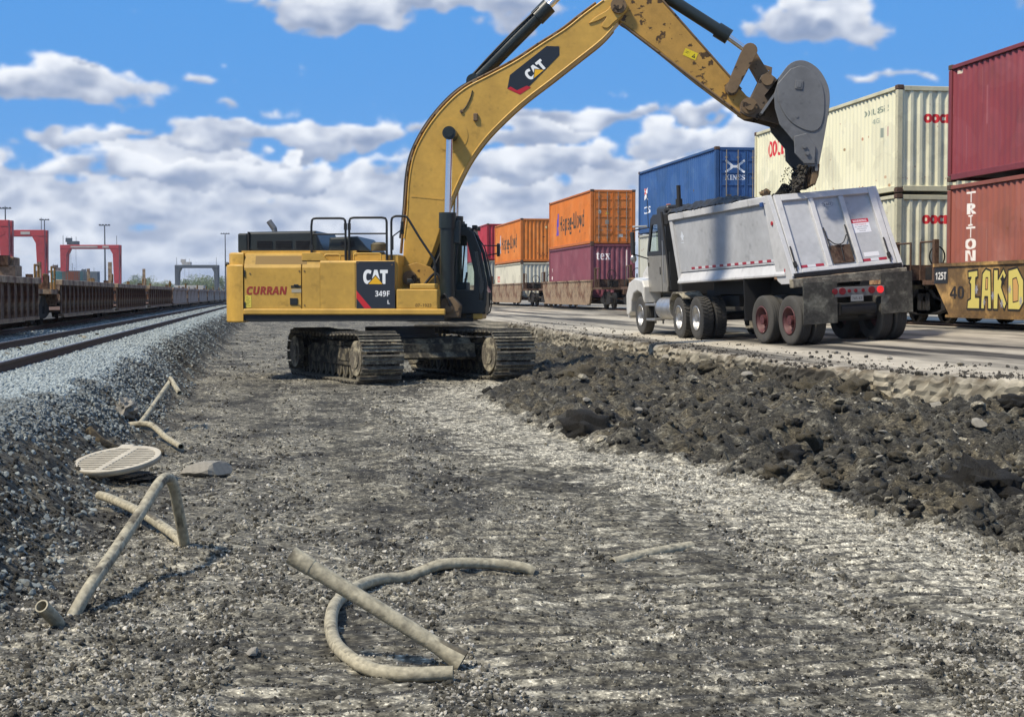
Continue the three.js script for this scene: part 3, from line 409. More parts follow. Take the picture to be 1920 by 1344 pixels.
  const win = [[0.92, 1.95], [1.62, 1.95], [1.62, 2.35], [1.44, 3.16], [0.96, 3.18]], front = [[1.74, 1.72], [1.82, 1.72], [1.84, 2.12], [1.70, 2.82], [1.64, 2.82], [1.75, 2.2]];
  part('cab_frame', [ext(A, 0.09, -0.42, 0.015, [win, front]), ext(A, 0.09, -1.48, 0.015, [win, front]), bx(0.9, 0.09, 1.1, 1.06, 3.32, -0.95), bx(1.2, 0.1, 1.05, 1.22, 1.47, -0.95), bx(0.1, 1.9, 1.05, 0.64, 2.4, -0.95), rod(V(1.84, 1.5, -0.4), V(1.88, 2.1, -0.4), 0.03), bx(0.07, 0.5, 1.05, 1.84, 1.66, -0.95), bx(0.1, 0.09, 1.05, 1.56, 3.26, -0.95)], M_hood, cab);
  const pane = (pts, z) => new THREE.ShapeGeometry(new THREE.Shape(pts.map(([x, y]) => new THREE.Vector2(x, y)))).translate(0, 0, z);
  for (const z of [-0.43, -1.47]) { part('window', pane(win, z), M_glass, cab); part('window', pane(front, z), M_glass, cab); }
  { const g = new THREE.PlaneGeometry(1.02, 1.36); g.rotateY(Math.PI / 2); g.rotateZ(0.26); part('windscreen', g.translate(1.75, 2.55, -0.95), M_glass, cab); }
  part('operator_seat', [rb(0.5, 0.14, 0.5, 0.05, 1.1, 2.0, -0.95), rb(0.14, 0.7, 0.48, 0.06, 0.86, 2.4, -0.95, 0, 0, 0.15), rb(0.1, 0.22, 0.3, 0.04, 0.8, 2.9, -0.95)], std(lin(0.03, 0.033, 0.036), { roughness: 0.9 }), cab);
  part('console', [rb(0.4, 0.35, 0.16, 0.03, 1.3, 1.95, -0.62), rod(V(1.4, 2.1, -0.62), V(1.44, 2.35, -0.62), 0.025)], std(lin(0.035, 0.04, 0.045), { roughness: 0.8 }), cab);
  part('cab_base', rb(0.85, 0.22, 1.1, 0.03, 1.38, 1.40, -0.95), M_yel, cab);
  part('wiper', [rod(V(1.86, 1.7, -0.7), V(1.72, 2.7, -0.75), 0.012)], M_black, cab);
  for (const z of [-0.6, -1.3]) part('work_lamp', rb(0.12, 0.1, 0.14, 0.02, 1.62, 3.36, z), M_black, cab);
  part('front_guard', [rail([[1.62, 3.25, -0.45], [1.86, 2.9, -0.42], [2.0, 2.3, -0.42], [2.02, 1.7, -0.42], [1.98, 1.46, -0.42], [1.9, 1.4, -0.45]], 0.014)], M_black, cab);
  part('cab_mirror', [rb(0.07, 0.3, 0.2, 0.02, 2.08, 2.88, -1.55), rod(V(1.75, 2.98, -1.45), V(2.05, 2.98, -1.55), 0.014), rod(V(1.8, 2.75, -1.45), V(2.05, 2.8, -1.55), 0.014)], M_black, cab);
  // boom
  const boomUp = smooth([[0.12, 2.45], [0.13, 2.94], [0.21, 3.56], [0.27, 4.4], [0.39, 4.95], [0.68, 5.5], [1.07, 5.98], [1.49, 6.34], [2.03, 6.62], [2.64, 6.94], [3.2, 7.30], [3.7, 7.61], [4.1, 7.92], [4.52, 8.22]], 3);
  const boomDn = smooth([[5.02, 7.98], [4.80, 7.73], [4.5, 7.40], [3.97, 6.98], [3.4, 6.54], [2.79, 6.08], [2.33, 5.67], [1.95, 5.28], [1.61, 4.82], [1.38, 4.40], [1.16, 3.9], [0.99, 3.42], [0.80, 2.85], [0.56, 2.28]], 3);
  const boomOutline = [...boomUp, [4.78, 8.30], [4.98, 8.22], [5.05, 8.08], ...boomDn, [0.42, 2.02], [0.22, 1.98], [0.10, 2.12]];
  const boom = part('boom', ext(boomOutline, 0.66, 0, 0.02), M_yel, ex);
  const flange = (line, off) => { const out = []; for (const z of [-0.325, 0.325]) { const pts = line.map(([x, y]) => [x, y, z]); out.push(bent(pts, 0.022, 6, 90)); } return out; };
  part('flange', [...flange(boomUp.slice(4)), ...flange(boomDn.slice(4, -6))], M_yel, boom);
  part('boom_tip_pin', [cy(0.17, 0.17, 0.86, 4.84, 8.09, 0, 'z', 24), cy(0.09, 0.09, 0.92, 4.84, 8.09, 0, 'z', 18)], M_link, boom);
  part('tip_plate', [ext(smooth([[4.2, 7.72], [4.35, 7.86], [4.62, 8.02], [4.78, 8.24], [4.98, 8.18], [4.98, 7.96], [4.74, 7.74], [4.6, 7.62], [4.48, 7.66], [4.58, 7.86], [4.4, 7.78]], 4), 0.72, 0, 0.008)], M_yel, boom);
  part('weld_plate', ext([[0.30, 4.02], [1.02, 3.95], [1.0, 3.92], [0.3, 3.99]], 0.675), M_yel, boom); part('pin_boss', cy(0.36, 0.36, 0.68, 1.2, 5.33, 0, 'z', 36), M_yel, boom); part('grease_fitting', cy(0.04, 0.04, 0.72, 1.42, 5.85, 0, 'z', 10), M_link, boom); part('grease_line', [bent([[1.42, 5.85, 0.345], [1.52, 5.95, 0.345], [1.62, 6.15, 0.345], [1.66, 6.3, 0.345]], 0.012, 6)], M_black, boom);
  part('cylinder_pin_cap', [cy(0.145, 0.145, 1.72, 1.2, 5.33, 0, 'z', 28), cy(0.09, 0.09, 1.76, 1.2, 5.33, 0, 'z', 16)], M_cyl, boom);
  part('access_cap', [rb(0.10, 0.17, 0.06, 0.02, 1.73, 5.72, 0.36)], M_link, boom);
  const boomMark = decal(512, 256, (g, w, h) => {
    g.clearRect(0, 0, w, h); g.fillStyle = '#20262f'; g.beginPath(); g.moveTo(6, 128); g.lineTo(80, 40); g.lineTo(430, 16); g.lineTo(506, 84); g.lineTo(470, 150); g.lineTo(140, 226); g.lineTo(60, 216); g.fill();
    g.fillStyle = '#b5202c'; g.beginPath(); g.moveTo(6, 128); g.lineTo(60, 236); g.lineTo(160, 240); g.lineTo(140, 206); g.lineTo(60, 190); g.lineTo(36, 128); g.fill();
    g.save(); g.translate(262, 178); g.rotate(-0.1); catMark(g, 0, 0, 106); g.restore();
  });
  { const g = new THREE.PlaneGeometry(1.48, 0.62); g.rotateZ(0.60); part('brand_plate', g.translate(3.02, 6.74, 0.336), boomMark, boom, true); }
  // boom lift cylinders
  for (const z of [0.75, -0.75]) {
    const c = part('boom_cylinder', [rod(V(1.14, 1.55, z), V(1.155, 3.6, z), 0.165, 24), rod(V(1.15, 3.28, z), V(1.155, 3.62, z), 0.19, 24), rb(0.22, 0.5, 0.1, 0.02, 1.32, 3.2, z), cy(0.14, 0.14, 0.2, 1.14, 1.55, z, 'z', 18)], M_cyl, ex);
    part('piston_rod', [rod(V(1.155, 3.6, z), V(1.2, 5.25, z), 0.075, 20)], M_chrome, c);
    part('hydraulic_line', [bent([[1.36, 3.5, z], [1.38, 3.1, z], [1.33, 2.4, z], [1.3, 1.9, z]], 0.02, 6)], M_black, c);
  }
  // stick cylinder on top of the boom
  { const c = part('stick_cylinder', [rod(V(1.72, 6.60, 0), V(3.22, 8.08, 0), 0.155, 24), rod(V(3.05, 7.91, 0), V(3.32, 8.18, 0), 0.185, 24), cy(0.16, 0.16, 0.3, 1.66, 6.54, 0, 'z', 18), bx(0.34, 0.2, 0.3, 1.66, 6.42, 0, 0, 0, 0.6)], M_cyl, ex); part('piston_rod', rod(V(3.3, 8.16, 0), V(4.36, 9.18, 0), 0.085, 20), M_chrome, c); part('hydraulic_line', [bent([[1.6, 6.62, 0.12], [1.95, 7.0, 0.14], [2.5, 7.56, 0.14], [3.1, 8.12, 0.14]], 0.025, 6)], M_black, c); }
  // hoses and pipes along the boom's back
  { const back = (off, z, r, m, name, a = 2, b = boomUp.length) => { const pts = boomUp.slice(a, b).filter((_, i) => i % 3 === 0).map(([x, y], i, L) => { const q = L[Math.min(i + 1, L.length - 1)], p = L[Math.max(0, i - 1)], dx = q[0] - p[0], dy = q[1] - p[1], l = Math.hypot(dx, dy) || 1; return [x - dy / l * off, y + dx / l * off, z]; }); part(name, bent(pts, r, 8, 100), m, boom); };
    back(0.07, 0.16, 0.026, M_yelw, 'hydraulic_pipe'); back(0.07, 0.26, 0.024, M_link, 'hydraulic_pipe'); back(0.13, 0.05, 0.03, M_rubber, 'hydraulic_hose', 4, 28); back(0.12, -0.15, 0.03, M_rubber, 'hydraulic_hose', 4, 26); back(0.08, -0.2, 0.024, std(lin(0.22, 0.05, 0.03), { roughness: 0.6 }), 'hydraulic_pipe', 18);
    for (const i of [12, 18, 24, 30, 34, 38]) if (boomUp[i]) part('pipe_clamp', bx(0.12, 0.09, 0.56, boomUp[i][0], boomUp[i][1] + 0.04, 0.02, 0, 0, 0.6), M_link, boom); }
  // stick
  const stick = part('stick', [ext([[4.34, 9.28], [4.2, 9.12], [4.30, 8.9], [4.70, 8.0], [4.88, 7.76], [5.0, 7.69], [5.71, 7.14], [6.54, 6.46], [7.42, 5.80], [7.6, 5.68], [7.80, 5.72], [7.88, 5.88], [7.80, 6.04], [7.62, 6.14], [7.28, 6.53], [6.93, 6.92], [6.16, 7.79], [5.6, 8.42], [5.15, 8.95], [4.95, 9.05], [4.55, 9.1]], 0.5, 0, 0.02)], M_yelw, ex);
  part('stick_end_boss', [cy(0.2, 0.2, 0.66, 7.66, 5.9, 0, 'z', 24), cy(0.1, 0.1, 1.1, 7.66, 5.9, 0, 'z', 18), cy(0.15, 0.15, 0.7, 7.29, 6.3, 0, 'z', 20), cy(0.13, 0.13, 0.6, 4.36, 9.18, 0, 'z', 18)], M_link, stick);
  part('edge_strip', [rod(V(4.9, 7.72, 0.25), V(7.5, 5.74, 0.25), 0.03, 6), rod(V(5.7, 8.32, 0.25), V(7.5, 6.28, 0.25), 0.025, 6)], M_link, stick);
  { const warn = decal(128, 64, (g, w, h) => { g.fillStyle = '#d8c21f'; g.fillRect(0, 0, w, h); g.fillStyle = '#23230f'; g.beginPath(); g.moveTo(82, 50); g.lineTo(100, 14); g.lineTo(118, 50); g.fill(); g.strokeStyle = '#8a7c12'; g.strokeRect(6, 8, 50, 48); g.fillRect(14, 20, 34, 4); g.fillRect(14, 32, 28, 4); g.fillStyle = '#d8c21f'; g.fillRect(97, 26, 6, 16); }); const g = new THREE.PlaneGeometry(0.30, 0.16); g.rotateZ(-0.42); part('warning_sticker', g.translate(6.40, 7.05, 0.256), warn, stick, true); }
  // bucket cylinder and links
  { const c = part('bucket_cylinder', [rod(V(5.05, 8.88, 0), V(7.16, 7.51, 0), 0.135, 22), rod(V(6.98, 7.62, 0), V(7.25, 7.45, 0), 0.17, 22), cy(0.14, 0.14, 0.4, 5.0, 8.9, 0, 'z', 18)], M_cyl, ex); part('piston_rod', rod(V(7.2, 7.48, 0), V(7.66, 7.14, 0), 0.075, 18), M_chrome, c); part('rod_end', [cy(0.14, 0.14, 0.3, 7.67, 7.10, 0, 'z', 18)], M_link, c); }
  const bar = (a, b, w0, w1, t, z) => { const dx = b[0] - a[0], dy = b[1] - a[1], l = Math.hypot(dx, dy), ux = dx / l, uy = dy / l, nx = -uy, ny = ux, P = (p, u, n) => [p[0] + ux * u + nx * n, p[1] + uy * u + ny * n]; const pts = []; for (let k = 0; k <= 8; k++) { const q = Math.PI / 2 + k / 8 * Math.PI; pts.push([a[0] + w0 * (Math.cos(q) * ux - Math.sin(q) * nx * -1), a[1] + w0 * (Math.cos(q) * uy - Math.sin(q) * ny * -1)]); } for (let k = 0; k <= 8; k++) { const q = -Math.PI / 2 + k / 8 * Math.PI; pts.push([b[0] + w1 * (Math.cos(q) * ux + Math.sin(q) * nx), b[1] + w1 * (Math.cos(q) * uy + Math.sin(q) * ny)]); } return ext(pts, t, z, 0.008); };
  for (const z of [0.34, -0.34]) part('tipping_link', bar([7.29, 6.3], [7.67, 7.10], 0.12, 0.16, 0.09, z), M_link, ex);
  part('bucket_link', [bar([7.67, 7.1], [8.04, 6.47], 0.13, 0.14, 0.34, 0), ext([[7.95, 6.86], [8.18, 6.78], [8.16, 6.5], [8.0, 6.5]], 0.1, 0, 0.01, [[[8.09, 6.74], [8.13, 6.74], [8.13, 6.69], [8.09, 6.69]]])], M_link, ex);
  // bucket: two side plates, the curved back, lip, teeth
  const bk = sub('bucket', ex), back = smooth([[7.98, 6.12], [8.22, 6.42], [8.48, 6.74], [8.74, 6.80], [9.05, 6.63], [9.27, 6.26], [9.31, 5.92], [9.24, 5.42], [9.17, 5.0], [9.10, 4.62]], 4);
  const plate = [...back.filter(([x]) => x > 8.2), [8.98, 4.56], [8.80, 4.60], [8.62, 4.86], [8.60, 5.05], [8.26, 5.46], [8.16, 5.8], [8.14, 6.1]];
  for (const z of [0.84, -0.84]) part('side_plate', [ext(plate, 0.04, z, 0.006), ext([[8.56, 5.2], [8.82, 5.26], [9.02, 4.98], [9.0, 4.62], [8.78, 4.62], [8.58, 4.84]], 0.05, z * 1.045, 0.012)], M_bucket, bk);
  part('wear_plate', [ext(smooth([[8.2, 6.3], [8.25, 5.9], [8.5, 5.5], [8.95, 5.3], [9.12, 5.4], [9.2, 5.9], [9.13, 6.3], [8.95, 6.55], [8.72, 6.68], [8.48, 6.62]], 4), 0.03, 0.868, 0.01), rb(0.16, 0.18, 0.03, 0.008, 8.66, 6.28, 0.89, 0, 0, -0.1), rb(0.09, 0.11, 0.03, 0.006, 8.66, 6.28, 0.9, 0, 0, -0.1), cy(0.035, 0.035, 0.03, 8.62, 5.62, 0.88, 'z', 10), cy(0.045, 0.045, 0.05, 8.78, 4.98, 0.92, 'z', 10), cy(0.045, 0.045, 0.05, 8.84, 4.84, 0.92, 'z', 10)], M_bucket, bk);
  { const w = 1.64, pos = [], idx = []; back.forEach(([x, y], i) => { for (const z of [-w / 2, w / 2]) pos.push(x, y, z); if (i) { const a = i * 2 - 2; idx.push(a, a + 1, a + 2, a + 1, a + 3, a + 2); } }); const g = new THREE.BufferGeometry(); g.setAttribute('position', new THREE.Float32BufferAttribute(pos, 3)); g.setIndex(idx); g.computeVertexNormals(); const inner = back.map(([x, y]) => [x + (8.6 - x) * 0.045, y + (5.7 - y) * 0.04]); const pos2 = []; inner.forEach(([x, y]) => { for (const z of [-w / 2, w / 2]) pos2.push(x, y, z); }); const g2 = new THREE.BufferGeometry(); g2.setAttribute('position', new THREE.Float32BufferAttribute(pos2, 3)); g2.setIndex(idx.slice().reverse()); g2.computeVertexNormals(); part('back_shell', [g, g2, bx(0.05, 0.5, 1.64, 8.02, 5.9, 0, 0, 0, -0.6)], M_bucket, bk); }
  part('lip', [rb(0.07, 0.28, 1.72, 0.02, 9.04, 4.6, 0, 0, 0, 0.1)], M_bucket, bk);
  for (let k = 0; k < 5; k++) part('tooth', [ext([[9.12, 4.62], [9.10, 4.38], [9.03, 4.18], [8.93, 4.18], [8.95, 4.42], [8.97, 4.62]], 0.16 - 0.01, -0.74 + k * 0.37, 0.02)], M_link, bk);
  for (const z of [0.36, -0.36]) part('hinge_ear', [ext([[7.46, 5.78], [7.62, 5.68], [7.9, 5.62], [8.3, 5.5], [8.45, 5.9], [8.4, 6.3], [8.2, 6.52], [8.05, 6.62], [7.92, 6.56], [7.7, 6.1], [7.5, 6.0]], 0.1, z, 0.012)], std(lin(0.15, 0.115, 0.085), { roughness: 0.8, map: rep(T_scuff, 0.8) }), bk);
  part('hinge_pin', [cy(0.17, 0.17, 0.92, 7.66, 5.9, 0, 'z', 24), cy(0.1, 0.1, 0.98, 7.66, 5.9, 0, 'z', 18), cy(0.13, 0.13, 0.9, 8.04, 6.47, 0, 'z', 20)], M_link, bk);
  // printed plates on the side
  const mark = decal(512, 640, (g, w, h) => {
    g.fillStyle = '#2a2f37'; g.fillRect(0, 0, w, h); g.fillStyle = '#c42a31'; g.beginPath(); g.moveTo(0, 395); g.lineTo(0, 500); g.lineTo(105, 640); g.lineTo(200, 640); g.fill();
    catMark(g, 252, 300, 208); g.fillStyle = '#f0f0ee'; g.font = 'bold 106px sans-serif'; g.textAlign = 'right'; g.save(); g.scale(0.86, 1); g.fillText('349F', 520, 478); g.restore(); g.font = 'bold 74px sans-serif'; g.fillText('L', 446, 580);
  });
  part('brand_plate', flat(0.83, 1.0, -0.305, 2.055, 1.5045), mark, side3, true);
  const own = decal(512, 128, (g, w, h) => { g.clearRect(0, 0, w, h); g.fillStyle = '#97392c'; g.save(); g.transform(0.78, 0, -0.12, 1, 20, 0); g.font = 'bold 118px sans-serif'; g.textBaseline = 'middle'; g.lineWidth = 5; g.strokeStyle = '#97392c'; g.strokeText('CURRAN', 0, 70); g.fillText('CURRAN', 0, 70); g.restore(); g.fillStyle = '#3d3829'; g.fillRect(418, 14, 94, 28); g.fillStyle = '#a9a08a'; g.fillRect(424, 52, 88, 40); });
  part('owner_lettering', flat(1.22, 0.25, -2.52, 1.945, 1.5045), own, side1, true);
  const tagm = decal(64, 128, (g, w, h) => { g.fillStyle = '#d9c650'; g.fillRect(0, 0, w, h); g.fillStyle = '#6b6330'; for (let k = 0; k < 7; k++) g.fillRect(10, 14 + k * 15, 20 + ((k * 17) % 26), 5); });
  part('warning_sticker', flat(0.13, 0.26, -3.06, 1.70, 1.5045), tagm, side1, true);
  const num = decal(256, 64, (g, w, h) => { g.clearRect(0, 0, w, h); g.fillStyle = '#5c3d10'; g.font = 'bold 56px monospace'; g.textAlign = 'center'; g.textBaseline = 'middle'; g.fillText('07-1923', w / 2, h / 2); });
  part('fleet_number', flat(0.38, 0.10, 0.72, 1.62, 1.4985), num, ex, true);
}
// ---------- dump trailer and the tractor in front of it ----------
const M_tyre = std(lin(0.075, 0.073, 0.069), { roughness: 0.9, map: rep(T_paint, 3), bumpMap: rep(B_fine, 4), bumpScale: 0.002 }), M_rimRed = paint(lin(0.12, 0.035, 0.04), 0.6, T_scuff, 2), M_rimAlu = std(lin(0.62, 0.63, 0.65), { roughness: 0.38, metalness: 0.75, map: rep(T_paint, 2) }), M_chassis = paint(lin(0.025, 0.025, 0.027), 0.7, T_paint, 1), M_body = paint(lin(0.58, 0.605, 0.65), 0.5, T_paint, 0.45), M_bodyw = paint(lin(0.72, 0.735, 0.765), 0.45, T_paint, 0.5), M_white = paint(lin(0.82, 0.82, 0.80), 0.3, T_paint, 0.6), M_dirtsteel = std(lin(0.64, 0.61, 0.54), { roughness: 0.75, metalness: 0.1, map: rep(T_dust, 0.8) }), M_red = std(lin(0.42, 0.02, 0.03), { roughness: 0.4 }), M_flap = std(lin(0.27, 0.272, 0.255), { roughness: 0.85, map: rep(T_dust, 0.7) });
const tyreGeo = (lugs) => {
  const W = 0.27, R = 0.525, P = [[0.29, -W / 2 + 0.01], [0.34, -W / 2 - 0.005], [0.44, -W / 2 - 0.012], [0.49, -W / 2 + 0.0], [0.515, -W / 2 + 0.02]];
  const gr = lugs ? [] : [-0.075, -0.025, 0.025, 0.075]; for (const g of gr) P.push([R, g - 0.008], [R - 0.014, g - 0.004], [R - 0.014, g + 0.004], [R, g + 0.008]);
  if (lugs) P.push([R - 0.018, -W / 2 + 0.03], [R - 0.018, W / 2 - 0.03]);
  P.push([0.515, W / 2 - 0.02], [0.49, W / 2], [0.44, W / 2 + 0.012], [0.34, W / 2 + 0.005], [0.29, W / 2 - 0.01]);
  const g = [new THREE.LatheGeometry(P.map(([r, y]) => new THREE.Vector2(r, y)), 48).rotateZ(Math.PI / 2)];
  if (lugs) for (let k = 0; k < 34; k++) for (const e of [-1, 1]) { const a = (k + (e > 0 ? 0.5 : 0)) / 34 * Math.PI * 2, b = new THREE.BoxGeometry(0.12, 0.026, 0.06); b.rotateY(e * 0.35); b.translate(e * 0.068, R - 0.013, 0); b.rotateX(a); g.push(b); }
  return metreUV(join(g));
};
const tyrePlain = tyreGeo(false), tyreLug = tyreGeo(true);
const rimOut = metreUV(join([new THREE.LatheGeometry([[0.10, 0.02], [0.13, 0.0], [0.2, -0.01], [0.245, 0.03], [0.26, 0.12], [0.295, 0.13], [0.30, 0.145], [0.28, 0.15]].map(([r, y]) => new THREE.Vector2(r, y)), 40).rotateZ(Math.PI / 2), cy(0.105, 0.10, 0.14, -0.07, 0, 0, 'x', 20), ...Array.from({ length: 10 }, (_, k) => cy(0.016, 0.016, 0.03, -0.015, 0.165 * Math.cos(k * 0.628), 0.165 * Math.sin(k * 0.628), 'x', 8))]));
function wheel(host, x, y, z, tyre, mat, out) { const w = sub('wheel', host); w.position.set(x, y, z); if (out > 0) w.rotation.y = Math.PI; part('tyre', tyre, M_tyre, w, true); const r = part('rim', rimOut, mat, w, true); r.position.x = -0.0; return w; }
const tape = (n, w, h) => canvasTex(n * 64, 32, (g, W, H) => { for (let k = 0; k < n; k++) { g.fillStyle = k % 2 ? '#c9c9cc' : '#9e2b3c'; g.fillRect(k * 64, 0, 64, H); } });
{
  const tr = thing('dump_trailer', 'grey end-dump trailer with sloped tailgate, being filled with soil', 'dump trailer', [11.97, 0.735, -30.2], 7 * Math.PI / 180); tr.rotation.order = 'YXZ'; tr.rotation.z = 2.7 * Math.PI / 180;
  const body = sub('dump_body', tr); body.position.set(0.12, 1.52, 0); body.rotation.z = 2.9 * Math.PI / 180; body.rotation.x = -0.02;
  const HW = 1.28, HT = 1.74, zy = (g) => { g.rotateY(-Math.PI / 2); return g; }; // polygons drawn as (z, y)
  const wall = (pts, t, x, bev = 0.006) => zy(ext(pts, t, 0, bev)).translate(x, 0, 0);
  const sideOut = [[-6.15, 0.28], [-0.34, 0.28], [-0.93, 1.62], [-6.35, 1.62]];
  for (const e of [-1, 1]) {
    part('side_wall', wall(sideOut, 0.03, e * (HW - 0.05)), M_body, body);
    part('top_rail', [rb(0.12, 0.17, 5.55, 0.025, e * (HW - 0.02), HT - 0.07, -3.62), ...[-5.4, -3.6, -1.7].map((z) => bx(0.13, 0.12, 0.035, e * (HW - 0.01), HT - 0.06, z))], M_bodyw, body);
    part('bottom_rail', [zy(ext([[0, 0], [0, 0.001]], 1e-4)).scale(0, 0, 0), (() => { const g = ext([[0, 0], [0.10, 0.02], [0.10, 0.06], [-0.02, 0.27], [-0.05, 0.27], [-0.05, 0]], 5.9, 0, 0.004); if (e < 0) g.rotateY(Math.PI); return g.translate(e * (HW - 0.04), 0, -3.15); })()], M_bodyw, body);
    part('front_post', wall([[-6.12, 0.0], [-6.02, 0.0], [-6.22, HT], [-6.42, HT]], 0.09, e * (HW - 0.03)), M_bodyw, body);
    part('rear_post', wall([[-0.62, -0.08], [-0.45, -0.16], [0.06, -0.16], [0.10, 0.0], [-0.74, HT + 0.02], [-0.98, HT + 0.02]], 0.10, e * (HW - 0.02)), M_bodyw, body);
    const tp = new THREE.MeshStandardMaterial({ map: tape(22), roughness: 0.4 }); const g = flat(4.6, 0.055, 0, 0, 0, e < 0 ? -Math.PI / 2 : Math.PI / 2); part('reflective_tape', g.translate(e * (HW - 0.031), 0.36, -3.05), tp, body, true);
    part('marker_lamp', cy(0.045, 0.045, 0.03, e * (HW + 0.035), 1.15, -0.62, 'x', 12), M_red, body);
    part('marker_lamp', rb(0.02, 0.09, 0.03, 0.005, e * (HW + 0.033), 0.12, -0.22), M_red, body);
  }
  part('floor_pan', [bx(2.42, 0.08, 6.0, 0, 0.06, -3.1), bx(2.42, 1.5, 0.05, 0, 0.85, -6.2, -0.1)], M_body, body);
  // tailgate leaning forward at the top
  const gate = sub('tailgate', body); gate.position.set(0, 0.02, 0.0); gate.rotation.x = -Math.atan2(0.74, HT); const GH = 1.86;
  part('gate_panel', bx(2.36, GH - 0.06, 0.03, 0, GH / 2, -0.02), M_body, gate);
  part('gate_frame', [rb(0.15, GH, 0.09, 0.015, -1.12, GH / 2, 0.02), rb(0.15, GH, 0.09, 0.015, 1.12, GH / 2, 0.02), rb(2.09, 0.15, 0.088, 0.015, 0, GH - 0.077, 0.02), rb(2.09, 0.09, 0.088, 0.015, 0, 0.05, 0.02)], M_bodyw, gate);
  for (const x of [-0.36, 0.36]) part('gate_post', rb(0.12, GH - 0.25, 0.085, 0.015, x, GH / 2 - 0.03, 0.02), M_bodyw, gate);
  part('chute_door', [rb(0.50, 0.42, 0.03, 0.01, 0.0, 0.36, 0.02)], std(lin(0.13, 0.085, 0.06), { roughness: 0.85, map: rep(T_rust, 1) }), gate);
  part('chute_lever', [rod(V(-0.26, 1.0, 0.04), V(-0.24, 0.5, 0.05), 0.014), rod(V(0.26, 1.02, 0.04), V(0.24, 0.3, 0.05), 0.016), bent([[-0.24, 0.72, 0.05], [-0.1, 0.58, 0.06], [0.08, 0.6, 0.06], [0.22, 0.78, 0.05]], 0.012, 6), rod(V(0.02, 0.58, 0.05), V(0.0, 0.2, 0.05), 0.012)], M_chassis, gate);
  for (const x of [-1.17, 1.05]) part('gate_latch', [rod(V(x, 0.05, 0.08), V(x, 0.62, 0.08), 0.018), bx(0.06, 0.12, 0.06, x, 0.2, 0.08)], M_chassis, gate);
  { const seal = decal(256, 128, (g, w, h) => { g.clearRect(0, 0, w, h); g.strokeStyle = '#77777d'; g.lineWidth = 6; g.beginPath(); g.ellipse(w / 2, h / 2, 110, 52, 0, 0, 7); g.stroke(); g.fillStyle = '#5e5e66'; g.font = 'bold 62px serif'; g.textAlign = 'center'; g.textBaseline = 'middle'; g.fillText('EAST', w / 2, h / 2 + 2); }); part('maker_badge', flat(0.30, 0.17, 0.03, GH - 0.30, -0.002), seal, gate, true); }
  { const sign = decal(256, 200, (g, w, h) => { g.fillStyle = '#d9dade'; g.fillRect(0, 0, w, h); g.fillStyle = '#c02a3c'; g.fillRect(0, 0, w, 58); g.fillStyle = '#f2e6e6'; g.font = 'bold 42px sans-serif'; g.textAlign = 'center'; g.fillText('WARNING', w / 2, 44); g.fillStyle = '#b84d58'; g.font = 'bold 24px sans-serif'; g.fillText('STAY CLEAR AT', w / 2, 92); g.fillStyle = '#80828c'; g.fillText('ALL TIMES WHEN', w / 2, 122); g.fillText('UNLOADING', w / 2, 152); g.fillText('TRAILER', w / 2, 182); }); part('warning_sign', flat(0.42, 0.33, 0.66, 0.98, -0.002), sign, gate, true); }
  { const tp = new THREE.MeshStandardMaterial({ map: tape(3), roughness: 0.4 }); for (const x of [-0.76, 0.74]) part('reflective_tape', flat(0.58, 0.06, x, 0.17, 0.0), tp, gate, true); part('white_label', flat(0.36, 0.10, 0.7, 0.30, -0.002), std(lin(0.7, 0.7, 0.72)), gate, true); }
  part('rubber_apron', [rb(2.55, 0.10, 0.04, 0.01, 0, 0.0, 0.10), ...Array.from({ length: 8 }, (_, k) => cy(0.022, 0.022, 0.02, -1.05 + k * 0.3, 0.01, 0.125, 'z', 8))], M_chassis, body);
  part('rear_sill', [rb(2.70, 0.19, 0.18, 0.02, 0.0, -0.155, 0.09)], M_dirtsteel, body);
  // soil heaped inside and the rolled cover over it
  { const pos = [], idx = [], A = 40, B = 70; for (let j = 0; j <= B; j++) for (let i = 0; i <= A; i++) { const x = lerp(-1.17, 1.17, i / A), z = lerp(-6.0, -0.75, j / B), dz = (z + 1.75) / 0.45, dx = (x + 0.35) / 0.55; pos.push(x, 1.34 + 0.12 * fbm2(x * 3, z * 3, 3) + 0.62 * Math.exp(-dz * dz - dx * dx) + 0.16 * Math.exp(-((z + 4) ** 2) / 3) * (1 - (x / 1.2) ** 2) - 0.15 * sst(-1.3, -0.8, z), z); } for (let j = 0; j < B; j++) for (let i = 0; i < A; i++) { const a = j * (A + 1) + i; idx.push(a, a + A + 1, a + 1, a + 1, a + A + 1, a + A + 2); } const g = new THREE.BufferGeometry(); g.setAttribute('position', new THREE.Float32BufferAttribute(pos, 3)); g.setIndex(idx); g.computeVertexNormals(); part('soil_load', g, std(lin(0.035, 0.032, 0.027), { roughness: 1, map: rep(T_soil, 1), bumpMap: rep(B_soil, 1), bumpScale: 0.03 }), body); }
  { const pos = [], idx = [], A = 30, B = 60; for (let j = 0; j <= B; j++) for (let i = 0; i <= A; i++) { const u = i / A, v = j / B, x = lerp(-1.33, -0.55, u), z = lerp(-6.5, -2.2, v); pos.push(x, HT + 0.03 + (0.09 * Math.sin(u * Math.PI) + 0.08 * sst(0, 0.3, u)) * (0.45 + 0.55 * Math.sin(v * 2.4 + 0.5)) * sst(1.0, 0.75, v) + 0.05 * fbm2(x * 5, z * 2.5, 3) + 0.03 * n2(z * 9, x * 3), z); } for (let j = 0; j < B; j++) for (let i = 0; i < A; i++) { const a = j * (A + 1) + i; idx.push(a, a + A + 1, a + 1, a + 1, a + A + 1, a + A + 2); } const g = new THREE.BufferGeometry(); g.setAttribute('position', new THREE.Float32BufferAttribute(pos, 3)); g.setIndex(idx); g.computeVertexNormals(); part('tarp_cover', g, std(lin(0.014, 0.015, 0.017), { roughness: 0.55 }), body); }
